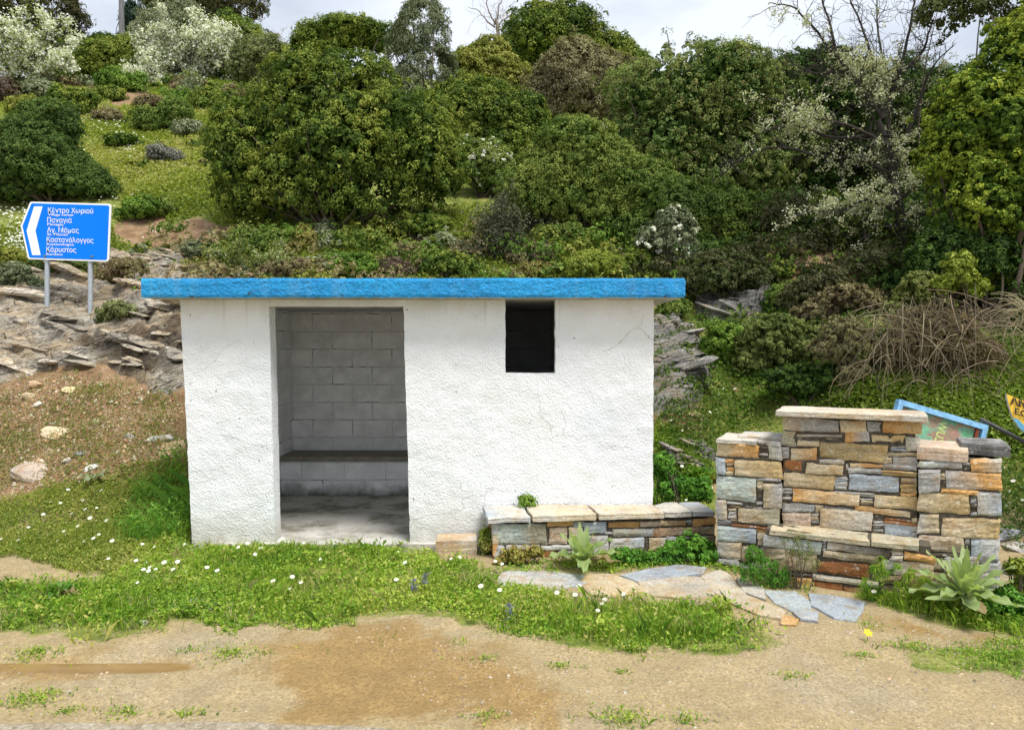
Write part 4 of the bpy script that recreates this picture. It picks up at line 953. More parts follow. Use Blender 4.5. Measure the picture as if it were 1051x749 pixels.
st = [(1039.5,428.5),(1045.5,438),(1055,447),(1068,453),(1082,452),(1095,443),(1090,440),(1078,445),(1066,445),(1054,439),(1045,430)]
mb = MB(); v = np.array([P(x, y, YD + (x - 1033) * .0012 - .004) for x, y in st]); mb.add(v, [(0,1,9,10),(1,2,8,9),(2,3,7,8),(3,4,6,7)] if False else [(10,9,1,0),(9,8,2,1),(8,7,3,2),(7,6,4,3)], (.12, .36, .55)); mb.build('blue_stripe', M_YELLOW, yp).location = (0, 0, 0)
for txt, x, y, wp_, hp_, sl in (('ΑΝΑΓΕΝ', 1036.5, 414.2, 52, 8, .30), ('ΕΩΣ', 1041, 424.5, 22, 6, .30)):
    v, f = text_mesh(txt, wp_ * YD / F, hp_ * YD / F, .03); p0 = P(x, y, YD); mb = MB()
    w = np.stack([p0[0] + v[:, 0], YD - .006 + v[:, 0] * F / YD * .0012, p0[2] + v[:, 1] - v[:, 0] * sl], -1)
    for sz in set(len(q) for q in f): mb.add(w, [q for q in f if len(q) == sz])
    mb.build('lettering', M_BLACK, yp).location = (0, 0, 0)
mb = MB(); a = P(1072, 440, YD + .06); tube(mb, [(a[0], a[1], H(a[0], a[1]) - .1), (a[0], a[1], a[2])], .02, 8); mb.build('post', M_DARKPOLE, ys)
# wooden pole far up the slope
a = G(126, 92); a = P(126, 92, 31.0); mb = MB(); zt = P(126, -6, 31.0)[2]
up = thing('utility_pole', (a[0], 31.0, H(a[0], 31.0)), 'thin grey utility pole standing among the trees on the ridge', 'pole')
tube(mb, [(a[0], 31.0, H(a[0], 31.0) - .2), (a[0], 31.0, zt + .6)], [.14, .10], 8); mb.build('pole_shaft', M_WOOD, up, smooth=True)
mb = MB(); box(mb, (a[0] - .7, 30.94, zt + .15), (a[0] + .7, 30.84, zt + .26)); mb.build('crossarm', M_WOOD, up)
# ------------------------------------------------------------------ vegetation helpers
def leaf_quads(mb, p, n, L, Wd, col, rng, fold=.18, mat=0, axis=None):
    """pointed leaf-shaped quads: p centre, n normal, L length, Wd width"""
    N = len(p)
    if N == 0: return
    a = rng.normal(size=(N, 3)) if axis is None else axis + .35 * rng.normal(size=(N, 3))
    n = unit(n); a = unit(a - n * (a * n).sum(1, keepdims=True)); b = np.cross(n, a)
    L = np.broadcast_to(L, (N,))[:, None]; Wd = np.broadcast_to(Wd, (N,))[:, None]
    v = np.stack([p - a*L*.5, p + b*Wd*.5 - a*L*.05 + n*Wd*fold, p + a*L*.5 - n*L*.06, p - b*Wd*.5 - a*L*.05 + n*Wd*fold], 1)
    f = np.arange(4 * N).reshape(N, 4); mb.add(v.reshape(-1, 3), f, np.repeat(col, 4, 0), mat)
def pick(pal, t):
    pal = np.array(pal); k = np.clip(t, 0, .999) * (len(pal) - 1); i = k.astype(int); f = (k - i)[:, None]
    return pal[i] * (1 - f) + pal[np.minimum(i + 1, len(pal) - 1)] * f
def foliage(mb, lobes, n, leaf, clump, pal, rng, aspect=.5, lpc=34, inner=.22, up=.45, rough=.36, back=.4, upright=None, lowcut=-.75, gapk=.0, tipcol=None, tipk=0.0, core=True):
    lobes = np.array(lobes, float); k = len(lobes)
    nc = max(3, int(n / lpc)); w = (lobes[:, 3] * lobes[:, 5] + lobes[:, 4] * lobes[:, 5]); w /= w.sum()
    m = nc * 5; li = rng.choice(k, m, p=w); d = unit(rng.normal(size=(m, 3)))
    ok = (d[:, 2] > lowcut + rng.uniform(-.2, .2, m)) & ((d[:, 1] < .25) | (rng.random(m) < back))
    rad = rng.uniform(.90, 1.03, m)
    seed = rng.uniform(0, 90)
    rad = np.where(rng.random(m) < .10, rng.uniform(1.03, 1.04 + .5 * rough, m), rad)          # stray shoots beyond the outline
    rad = rad * (1 + rough * fbm(d * 2.1 + lobes[li, :3] * .7 + seed, 3, 4))
    c = lobes[li, :3] + d * lobes[li, 3:6] * rad[:, None]
    for j in range(k):
        q = (((c - lobes[j, :3]) / lobes[j, 3:6]) ** 2).sum(1) < .62
        ok &= ~(q & (li != j))
    if gapk > 0: ok &= fbm(c / clump * .35 + seed, 2, 8) > -.55 + gapk
    c = c[ok][:nc]; d = d[ok][:nc]; nc = len(c)
    if nc == 0: return c
    cs = clump * np.exp(rng.normal(size=nc) * .32) * .95
    tone = np.clip(.5 + .6 * fbm(c / (clump * 4.0) + seed, 3, 14) + rng.normal(size=nc) * .16, 0, 1)
    ax0 = unit(d * .75 + np.array([0, 0, up]) + rng.normal(size=(nc, 3)) * .18)
    off = unit(rng.normal(size=(nc, lpc, 3))); dt = (off * ax0[:, None]).sum(2, keepdims=True)
    off = off + ax0[:, None] * np.where(dt < -.25, -2 * dt - .2, 0)            # fold under-leaves up: each sprig is a small dome
    p = c[:, None] + off * cs[:, None, None] * .62 * rng.uniform(.45, 1.0, (nc, lpc, 1)) ** .6
    nrm = off * .9 + ax0[:, None] * .55 + rng.normal(size=(nc, lpc, 3)) * .33
    p = p.reshape(-1, 3); nrm = nrm.reshape(-1, 3)
    tt = np.repeat(tone, lpc) + rng.normal(size=nc * lpc) * .15 + .30 * ((off * ax0[:, None]).sum(2).reshape(-1) - .45)     # sprig tops painted paler and lower leaves darker, as if lit from above
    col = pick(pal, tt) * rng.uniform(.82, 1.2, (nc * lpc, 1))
    if tipcol is not None:
        s = (rng.random(nc * lpc) < tipk) & (np.repeat(rng.random(nc) < .6, lpc)); col[s] = np.array(tipcol) * rng.uniform(.75, 1.15, (s.sum(), 1))
    L = leaf * rng.uniform(.65, 1.3, nc * lpc)
    ax = None
    if upright is not None: ax = (d[:, None] * .6 + np.array([0, 0, upright]) + 0 * off).reshape(-1, 3)
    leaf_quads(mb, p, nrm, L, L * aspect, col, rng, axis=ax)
    if core:                                            # larger leaves fill the crown, their dark colours painting in its inner shade
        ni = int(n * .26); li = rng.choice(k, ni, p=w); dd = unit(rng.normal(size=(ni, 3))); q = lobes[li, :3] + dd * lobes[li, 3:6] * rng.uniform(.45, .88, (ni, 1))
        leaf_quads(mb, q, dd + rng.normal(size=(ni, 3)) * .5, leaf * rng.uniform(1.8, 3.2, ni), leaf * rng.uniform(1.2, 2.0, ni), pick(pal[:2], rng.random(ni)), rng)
    return c
OAK = [(.042,.075,.013),(.085,.142,.018),(.165,.225,.030),(.31,.335,.062)]
DARK = [(.028,.06,.012),(.055,.105,.016),(.10,.16,.025)]
YEL = [(.12,.15,.022),(.20,.23,.035),(.30,.31,.06),(.37,.36,.10)]
BRIGHT = [(.07,.14,.02),(.13,.23,.03),(.21,.32,.05)]
GREY = [(.13,.16,.08),(.22,.25,.14),(.32,.34,.22)]
OLIVEGREY = [(.09,.12,.06),(.16,.19,.10),(.25,.28,.16)]
BROWN = [(.12,.09,.05),(.21,.16,.09),(.21,.20,.08),(.32,.26,.15)]
PURPLE = [(.10,.075,.055),(.17,.12,.09),(.14,.14,.07)]
HEATH = [(.07,.125,.022),(.145,.21,.036),(.26,.305,.07)]
LIME = [(.13,.18,.02),(.22,.28,.035),(.33,.37,.07)]
HOLM = [(.06,.115,.025),(.115,.185,.04),(.22,.285,.075),(.34,.36,.12)]
PINE = [(.05,.055,.02),(.09,.08,.03),(.10,.11,.035)]
LUSH = [(.045,.13,.016),(.08,.21,.022),(.14,.30,.035)]
BLOSSOM = [(.70,.71,.58),(.80,.80,.72),(.84,.84,.80)]
BLOSSOMG = [(.30,.33,.15),(.44,.47,.25),(.60,.60,.42)]
STEMC = (.12, .095, .07)
def lobes_world(lb, d, depthk=.8):
    out = []
    for l in lb:
        px, py, rx, ry = l[:4]; dd = l[4] if len(l) > 4 else 0
        D = d + dd; c = P(px, py, D); a, b = rx * D / F, ry * D / F
        out.append((*c, a, depthk * (a + b) / 2, b))
    return np.array(out)
def billow(L, rng, lo=.22, hi=.56, per=1.15):
    """break each big lobe into a core and smaller billows on its surface"""
    out = []
    for l in L:
        out.append([*l[:3], *(l[3:6] * .84)])
        k = int(np.clip(11 * per, 5, 16)); n = 0; tries = 0
        while n < k and tries < 80:
            tries += 1; d = unit(rng.normal(size=3))
            if d[2] < -.55 or d[1] > .6: continue
            s = rng.uniform(lo, hi); out.append([*(l[:3] + d * l[3:6] * rng.uniform(.52, .72)), *(l[3:6] * s * rng.uniform(.85, 1.15, 3))]); n += 1
    return np.array(out)
BN = [0]
def bush(name, label, cat, lb, pal, leaf=3.2, d=None, dens=1.0, aspect=.5, clump=9, base=None, stems=5, group=None, depthk=.8, mat=None, blossom=None, bpal=None, sink=.5, trunk=None, **kw):
    BN[0] += 1; rng = np.random.default_rng(1000 + BN[0])
    if max(max(l[2], l[3]) for l in lb) > 22: leaf *= .84; clump *= .80
    low = max(lb, key=lambda l: l[1] + l[3])
    if d is None:
        bx, by = base or (low[0], low[1] + low[3] * .92)
        d = ground_hit(np.array([float(bx)]), np.array([float(by)]))[0]; d += sink * (low[2] + low[3]) / 2 * d / F * depthk
    L = lobes_world(lb, d, depthk)
    if max(max(l[2], l[3]) for l in lb) > 15: L = billow(L, rng)
    lw = leaf * d / F; cw = clump * d / F
    mx = L[:, 0].mean(); z0 = float(H(L[:, 0].mean(), L[:, 1].mean())); y0 = L[:, 1].mean()
    t = thing(name, (mx, y0, z0), label, cat, group)
    area = sum(math.pi * l[2] * l[3] for l in lb); n = int(area * 2.0 * dens * (3.2 / leaf) ** 2 * .5 / aspect)
    n = int(np.clip(n, 240, 70000))
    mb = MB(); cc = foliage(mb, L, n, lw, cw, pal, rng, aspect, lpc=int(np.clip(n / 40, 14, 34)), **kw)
    mb.build('foliage', mat or M_LEAF, t)
    if blossom:
        mb = MB(); foliage(mb, L, int(n * blossom), lw * 1.05, cw * .55, bpal or BLOSSOM, rng, .8, lpc=12, rough=.3, gapk=.35, core=False); mb.build('blossom', M_PETAL, t)
    if stems and len(cc):
        mb = MB(); sel = cc[rng.choice(len(cc), min(stems * 3, len(cc)), replace=False)]
        r0 = .035 * (L[:, 5].max() + .2) if trunk is None else trunk
        gx = mx; zt = min(z0, (L[:, 2] - L[:, 5]).min() + .15)
        for e in sel:
            b = np.array([gx + rng.normal() * r0 * 2, y0 + rng.normal() * r0 * 2, float(H(gx, y0)) - .08]); mid = b * .45 + e * .55 + rng.normal(size=3) * .12 * np.linalg.norm(e - b); mid[2] = max(mid[2], b[2] + .02)
            s = np.linspace(0, 1, 7)[:, None]; pts = b*(1-s)**2 + 2*mid*s*(1-s) + e*s*s
            tube(mb, pts, np.linspace(r0, r0 * .2, 7), 5, STEMC)
        mb.build('stem', M_BARK, t, smooth=True)
    return t

# ------------------------------------------------------------------ the big shrubs on the slope
S = 'shrub'
bush('holm_oak_shrub','huge rounded dark green bush, largest of the slope, above the shelter doorway',S,[(335,115,84,52),(335,160,90,50),(272,152,52,58),(408,150,62,60),(305,195,82,46),(385,200,82,40),(345,80,58,27),(252,195,34,40),(452,178,26,40)],OAK,3.4,clump=11,base=(330,246),stems=8,rough=.3)
bush('olive_tree','feathery grey-green tree with upright twigs poking at the sky above the big bush','tree',[(436,40,26,45),(440,90,32,45),(425,70,28,50),(462,105,24,30)],OLIVEGREY,4.2,d=17.0,dens=.95,aspect=.24,clump=9,upright=.9,rough=.35,gapk=.1,lowcut=-.9,core=False)
bush('shrub','yellow-green rounded bush on skyline between feathery tree and dark dome tree',S,[(498,72,40,26),(480,88,30,24),(525,92,30,22)],YEL,3.0,d=18.5,clump=8)
bush('evergreen_tree','dark green dome shaped tree standing highest at the middle of the skyline','tree',[(562,42,52,34),(608,55,42,28),(640,72,24,24),(530,60,28,26)],OAK,3.0,d=25.0,clump=9)
bush('shrub','brownish grey domed bush below the dome shaped tree',S,[(588,95,50,42),(622,90,38,38),(565,110,28,32),(640,105,24,26)],[(.11,.09,.06),(.18,.165,.08),(.28,.26,.13),(.35,.33,.18)],2.9,d=17.0,clump=8,aspect=.42)
bush('shrub','mid green bush right of the huge bush, left of the brownish domed bush',S,[(482,122,50,44),(505,160,48,45),(530,130,32,34),(470,165,34,40)],OAK,3.2,d=14.6,clump=9)
bush('shrub','white flowering bush in front of the mid green bush',S,[(500,168,30,24),(475,158,20,16),(512,185,28,22)],HEATH,3.0,d=13.3,clump=7,blossom=.16,bpal=BLOSSOM)
bush('shrub','low spreading yellow-green bush under the brownish domed bush',S,[(600,172,58,38),(560,200,46,34),(640,195,48,38),(615,215,60,28),(590,145,34,22)],HEATH,3.0,base=(600,246),clump=8,rough=.3)
bush('shrub','small white speckled bush between domed bush and tall grey-green bush',S,[(612,142,20,13),(628,150,18,12)],HEATH,3.0,d=13.6,clump=6,blossom=.2)
bush('holm_oak_tree','tall grey-green rounded tree right of the low spreading bush','tree',[(712,92,74,52),(690,145,62,58),(758,112,58,58),(735,178,66,56),(800,140,40,60),(668,190,40,45)],HOLM,3.1,d=13.4,clump=9,stems=8,tipcol=(.26,.24,.09),tipk=.25)
bush('shrub','deep green bushes mass under the tall grey-green tree, with glossy leaves',S,[(690,225,48,40),(740,232,50,42),(660,245,30,28),(715,265,40,26)],[(.05,.085,.016),(.085,.14,.022),(.14,.20,.035)],3.6,d=11.4,clump=9)
bush('shrub','grey-white flowering low bush above the right end of the blue roof',S,[(690,238,22,22),(672,246,18,16),(700,258,18,14)],OLIVEGREY,3.2,d=10.7,clump=7,blossom=.2,bpal=BLOSSOM)
bush('evergreen_tree','dark tree crown behind the blossoming pear tree, left part','tree',[(850,130,66,70),(800,195,60,55),(865,205,60,50),(825,90,50,40)],DARK,3.4,d=13.8,clump=10)
bush('evergreen_tree','dark tree crown behind the blossoming pear tree, right part towards the yellow-green tree','tree',[(935,130,60,70),(960,215,60,60),(920,235,50,46)],DARK,3.4,d=12.8,clump=10)
bush('maple_tree','bright yellow-green leafy tree at the right edge of the picture','tree',[(1012,128,56,66),(1050,75,60,60),(1000,205,44,60),(1055,190,60,80),(990,155,40,44),(1040,265,56,44)],[(.05,.10,.013),(.11,.18,.018),(.20,.275,.025),(.36,.41,.05)],3.5,d=8.7,clump=9,aspect=.7,dens=1.0,rough=.5,trunk=.05)
bush('oak_tree','dark leaved bough reaching in from the top right corner','tree',[(1000,15,50,24),(1040,-8,56,40),(965,12,24,18),(1075,30,40,50)],[(.05,.07,.02),(.085,.11,.03),(.13,.15,.05)],4.6,d=9.8,clump=11,aspect=.6,dens=1.1,gapk=.1,rough=.5,trunk=.025,core=False,stems=3)
bush('shrub','shaded green bush below the yellow-green tree, behind the dry thicket',S,[(1000,265,42,34),(960,275,34,30),(1048,300,36,50)],DARK,4.2,d=8.6,clump=11,aspect=.6)
bush('shrub','dark shaded bush under the pear tree, left of its trunk',S,[(800,255,46,38),(850,262,44,34),(770,275,34,28)],DARK,3.6,d=11.6,clump=9,dens=.8)
bush('shrub','dark tangled undergrowth below the trees, behind the grey rock ledge',S,[(740,285,40,22),(775,292,34,20),(715,290,22,16)],[(.04,.06,.018),(.07,.09,.025),(.10,.10,.04)],3.8,d=9.9,clump=8,dens=.9)
bush('shrub','dark undergrowth in the hollow below the pear tree, right of its trunk',S,[(900,262,46,34),(935,275,36,34),(880,290,40,24)],DARK,3.8,d=10.4,clump=9,dens=.9)
bush('shrub','dark twiggy scrub between the hollow and the dry thicket',S,[(880,320,36,22),(840,300,34,22),(905,330,26,26)],[(.05,.055,.025),(.09,.085,.035),(.12,.12,.05)],3.6,d=9.0,clump=8,dens=.7)
# left: ridge and valley
bush('juniper_shrub','broad deep green bush at the left edge just above the blue sign',S,[(38,165,54,44),(72,182,42,28),(15,185,44,32),(48,128,34,22),(95,192,20,12)],[(.045,.085,.018),(.085,.145,.03),(.15,.215,.05)],3.0,base=(40,212),clump=8,aspect=.42,rough=.5)
bush('evergreen_shrub','dark green round bush left of the white blossoming tree on the ridge',S,[(118,62,36,26),(95,72,22,20),(140,70,22,22)],OAK,2.8,d=29.0,clump=8)
bush('evergreen_shrub','dark green bush on the ridge right of the white blossoming tree',S,[(238,42,34,22),(262,52,24,18),(222,55,22,18)],OAK,2.8,d=31.0,clump=8)
bush('shrub','light green bush half hidden behind the left shoulder of the huge bush',S,[(268,58,26,20),(290,70,22,18),(255,72,18,18)],[(.12,.15,.05),(.20,.23,.09),(.28,.31,.13)],2.8,d=24.0,clump=7)
bush('evergreen_shrub','dark bush on the skyline behind the top of the huge bush',S,[(355,38,46,20),(330,46,30,18),(395,42,26,16)],OAK,2.8,d=23.0,clump=8)
bush('shrub','pale feathery willow-like tree on the ridge behind the blossoming tree','tree',[(165,28,22,20),(185,22,18,20),(150,40,16,16)],GREY,3.2,d=30.0,clump=8,aspect=.3,upright=.8)
bush('conifer','dark blue-green conifer beside the utility pole on the ridge','tree',[(136,22,10,18),(142,38,14,14),(132,45,12,10)],[(.03,.06,.045),(.05,.085,.06)],2.8,d=32.0,clump=6,aspect=.3)
bush('evergreen_shrub','low dark bushes in the gap of the ridge under the open sky',S,[(85,48,20,10),(108,46,14,10),(72,58,20,14)],DARK,2.6,d=33.0,clump=6)
def pine(label, px, base_y, crowns, d, tr):
    BN[0] += 1; rng = np.random.default_rng(2000 + BN[0])
    L = lobes_world(crowns, d); b = P(px, base_y, d); zb = float(H(b[0], d))
    t = thing('pine_tree', (b[0], d, zb), label, 'tree', 'pines on the ridge')
    mb = MB(); area = sum(math.pi * l[2] * l[3] for l in crowns)
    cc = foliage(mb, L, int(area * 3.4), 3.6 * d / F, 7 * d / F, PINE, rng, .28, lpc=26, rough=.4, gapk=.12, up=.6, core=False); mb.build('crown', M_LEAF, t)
    mb = MB(); top = P(crowns[0][0], crowns[0][1] - crowns[0][3] * .6, d); s = np.linspace(0, 1, 8)[:, None]
    bend = np.array([.3, 0, 0]) * np.sin(s * 5); tube(mb, np.array([b[0], d, zb - .2]) * (1 - s) + top * s + bend, np.linspace(tr, tr * .3, 8), 7, (.10, .07, .05))
    for e in cc[rng.choice(len(cc), min(22, len(cc)), replace=False)]:
        q = rng.uniform(.45, .95); st = np.array([b[0], d, zb]) * (1 - q) + top * q + np.array([.3, 0, 0]) * math.sin(q * 5)
        s = np.linspace(0, 1, 5)[:, None]; m = (st + e) / 2 + np.array([0, 0, -.15]); tube(mb, st*(1-s)**2 + 2*m*s*(1-s) + e*s*s, np.linspace(tr*.35, .012, 5), 4, (.10, .07, .05))
    mb.build('trunk', M_BARK, t, smooth=True)
pine('dark brown-green pine at the top left corner behind the white blossoming tree', 52, 80, [(40,12,40,24),(62,24,26,14),(15,-5,36,22),(55,35,22,10),(30,32,26,12)], 33.0, .2)
pine('pine with spreading brownish crown above the white blossoming tree on the ridge', 232, 60, [(225,4,34,14),(245,12,24,9),(205,-8,40,16),(255,-2,16,12),(215,16,22,9)], 36.0, .17)
pine('pine left of the spreading brownish one, its crown leaving the top of the picture', 188, 60, [(180,-2,30,14),(165,-12,30,16),(195,8,18,9)], 37.0, .17)

# ------------------------------------------------------------------ branching trees
def limb_tree(name, label, limbs, d, seed, twig_px=(14, 44), step_px=9, cl=.0, parts=None, r0=.1, bcol=(.05,.042,.036), levels=2, dj=.5, group=None, bloom_k=1.0, leafpal=None, leafk=0, bpal=BLOSSOMG, bleaf=4.0, upb=.5, bloom_t=.12):
    rng = np.random.default_rng(seed); s1 = d / F
    b0 = P(*limbs[0][0][:2], d); t = thing(name, (b0[0], d, float(H(b0[0], d))), label, 'tree', group)
    mb = MB(); tips = []
    def smooth(p, k=5):
        p = np.array(p, float); out = []
        for i in range(len(p) - 1):
            a = p[max(i-1, 0)]; b = p[i]; c = p[i+1]; e = p[min(i+2, len(p)-1)]
            for u in np.arange(k) / k: out.append(.5*((2*b) + (c-a)*u + (2*a-5*b+4*c-e)*u*u + (-a+3*b-3*c+e)*u**3))
        out.append(p[-1]); return np.array(out)
    def wander(p, amp): return p + np.concatenate([[np.zeros(3)], np.cumsum(rng.normal(size=(len(p)-1, 3)), 0) * amp])
    def grow(start, dirv, length, r, lvl):
        n = 6; dirs = unit(dirv + .0); p = [start]; v = dirs
        for i in range(n):
            v = unit(v + rng.normal(size=3) * .28 + np.array([0, 0, .06 * upb])); p.append(p[-1] + v * length / n)
        p = np.array(p); tube(mb, p, np.linspace(r, r * .35, len(p)), 4 if lvl else 5, np.array(bcol) * rng.uniform(.8, 1.3), cap=False)
        tips.extend(p[2:])
        if lvl > 0:
            for i in range(1, n + 1):
                if rng.random() < .75: grow(p[i], unit(v + rng.normal(size=3) * .9), length * rng.uniform(.3, .6), r * .5, lvl - 1)
    for li, L in enumerate(limbs):
        dd = 0 if li == 0 else rng.normal() * dj; n = len(L)
        pts = np.array([P(q[0], q[1], d + (dd * (i / (n - 1)) ** 1.2)) for i, q in enumerate(L)]); pts = smooth(pts)
        if li == 0: pts[0, 2] = min(pts[0, 2], H(pts[0, 0], d)) - .1
        pts = wander(pts, .010 * d / 10)
        ra = r0 if li == 0 else r0 * .42; rb = r0 * .6 if li == 0 else r0 * .08
        tube(mb, pts, np.linspace(ra, rb, len(pts)), 7, bcol)
        ln = np.linalg.norm(np.diff(pts, axis=0), axis=1).cumsum(); tot = ln[-1]; x = (0.5 if li == 0 else .12) * tot
        while x < tot:
            i = min(int(np.searchsorted(ln, x)), len(pts) - 2); v = unit(pts[i+1] - pts[i]); w = unit(v * .5 + rng.normal(size=3) * .8 + np.array([0, 0, upb * .5]))
            grow(pts[i], w, rng.uniform(*twig_px) * s1, max(.006, ra * .30 * (1 - .6 * x / tot)), levels - 1); x += step_px * s1 * rng.uniform(.5, 1.6)
        tips.extend(pts[-6:])
    mb.build('trunk', M_BARK, t, smooth=True)
    tips = np.array(tips)
    if bloom_k > 0:
        m = MB(); nz = fbm(tips * 1.3 + seed, 3, 3); sel = tips[(nz + rng.normal(size=len(tips)) * .25 > bloom_t)]; k = int(9 * bloom_k)
        p = (sel[:, None] + rng.normal(size=(len(sel), k, 3)) * bleaf * .75 * s1).reshape(-1, 3)
        leaf_quads(m, p, rng.normal(size=p.shape) + (0, -.3, .8), bleaf * s1 * rng.uniform(.6, 1.2, len(p)), bleaf * .7 * s1 * rng.uniform(.6, 1.1, len(p)), pick(bpal, rng.random(len(p))) * rng.uniform(.8, 1.1, (len(p), 1)), rng); m.build('blossom', M_PETAL, t)
    if leafk > 0:
        m = MB(); sel = tips; k = int(leafk); p = (sel[:, None] + rng.normal(size=(len(sel), k, 3)) * 4 * s1).reshape(-1, 3)
        leaf_quads(m, p, rng.normal(size=p.shape) + (0, -.2, .6), 3.4 * s1 * rng.uniform(.6, 1.2, len(p)), 1.8 * s1, pick(leafpal, rng.random(len(p))), rng); m.build('foliage', M_LEAF, t)
    return t
limb_tree('wild_pear_tree', 'gnarled dark branched pear tree with sparse pale blossom against the sky',
 [[(934,310),(930,250),(926,200),(918,160),(906,122)],[(906,122),(897,70),(884,25),(868,-20)],[(912,140),(916,84),(906,34),(902,-25)],[(906,122),(872,82),(842,44),(812,14),(786,4)],[(916,152),(872,128),(832,116),(790,96)],
  [(922,182),(880,162),(842,160),(800,152),(762,166),(736,192)],[(920,172),(945,112),(960,72),(986,42)],[(928,222),(892,204),(860,216),(826,214)],[(906,122),(926,64),(936,10),(940,-20)],[(925,202),(950,182),(976,168)],[(890,100),(860,55),(850,10),(840,-20)],[(900,140),(850,140),(815,130),(780,132)],[(926,235),(900,235),(880,250),(868,262)],[(880,70),(835,75),(800,55)],[(916,84),(945,50),(955,20)]],
 10.0, 31, (14,44), 4, r0=.07, levels=2, bloom_k=1.1, bleaf=2.7, bloom_t=.47, bpal=[(.40,.43,.22),(.60,.61,.42),(.74,.74,.60)])
limb_tree('blossom_tree', 'white blossoming tree at the left edge of the ridge', [[(36,92),(36,70),(34,55)],[(34,60),(15,40),(0,22)],[(34,58),(28,30),(18,15)],[(34,55),(48,35),(52,22)],[(36,65),(60,50),(76,48)],[(36,72),(62,66),(74,62)],[(34,60),(10,55),(-10,52)],[(34,50),(5,35),(-15,25)],[(36,70),(10,72),(-8,74)]], 26.0, 33, (8,22), 4, r0=.16, bcol=(.07,.06,.05), leafpal=OAK, leafk=1, bloom_k=2.0, bpal=BLOSSOM, bleaf=3.1, group=None)
limb_tree('blossom_tree', 'wide white blossoming tree in the middle of the ridge above the valley', [[(196,96),(196,78),(194,62)],[(194,70),(170,50),(148,42)],[(194,66),(180,40),(168,26)],[(194,62),(200,40),(205,26)],[(194,64),(220,48),(240,52)],[(196,76),(225,66),(252,74)],[(196,78),(165,70),(140,78)],[(196,72),(160,58),(136,58)],[(196,80),(230,80),(258,92)],[(200,55),(222,40),(232,32)]], 27.0, 35, (8,24), 3.5, r0=.16, bcol=(.07,.06,.05), leafpal=OLIVEGREY, leafk=2, bloom_k=1.9, bpal=BLOSSOM, bleaf=3.1)
limb_tree('bare_tree', 'leafless pale twiggy tree behind the dome shaped tree on the skyline', [[(512,70),(510,35),(508,22)],[(508,28),(495,12),(482,4)],[(508,25),(512,8),(520,-4)],[(509,30),(530,12),(552,2)],[(508,26),(500,5),(500,-6)],[(510,32),(540,15),(575,0)]], 27.0, 37, (10,26), 6, r0=.08, bcol=(.30,.24,.21), bloom_k=0)
limb_tree('bare_tree', 'thin pale bare twigs rising at the left shoulder of the skyline bushes', [[(285,75),(283,50),(280,36)],[(281,44),(276,32),(272,26)],[(281,42),(288,34),(292,28)],[(283,55),(292,44),(300,38)]], 27.0, 39, (6,14), 5, r0=.05, bcol=(.34,.30,.27), bloom_k=0)
limb_tree('sapling', 'slim grey sapling in front of the ridge blossoms', [[(196,112),(196,98),(195,88)],[(196,98),(191,90),(188,84)],[(196,96),(200,88),(203,84)]], 22.0, 41, (4,8), 4, r0=.04, bcol=(.2,.18,.15), bloom_k=0, leafpal=GREY, leafk=3)
limb_tree('thorn_shrub', 'dark bare thorny shrub with pale leaf tips beside the soil patch', [[(236,290),(236,275),(238,262)],[(238,280),(252,276),(272,264),(288,258)],[(237,272),(230,262),(222,256)],[(238,268),(246,254),(252,246)],[(260,272),(272,268),(290,250)]], 10.9, 43, (6,18), 5, r0=.03, bcol=(.05,.04,.035), bloom_k=.5, bleaf=2.6, leafpal=HEATH, leafk=2)['category'] = 'shrub'
limb_tree('thorn_shrub', 'dark twiggy thorn bush standing on the grass behind the middle of the roof', [[(522,288),(520,265),(518,240)],[(520,262),(505,245),(498,232)],[(519,255),(528,232),(530,222)],[(520,270),(540,250),(552,240)],[(519,245),(514,225),(516,208)],[(520,268),(500,258),(488,254)],[(520,272),(545,268),(556,258)]], 11.2, 45, (10,26), 3.5, r0=.035, bcol=(.06,.05,.042), bloom_k=.0, leafpal=[(.09,.10,.06),(.14,.15,.09)], leafk=3)['category'] = 'shrub'

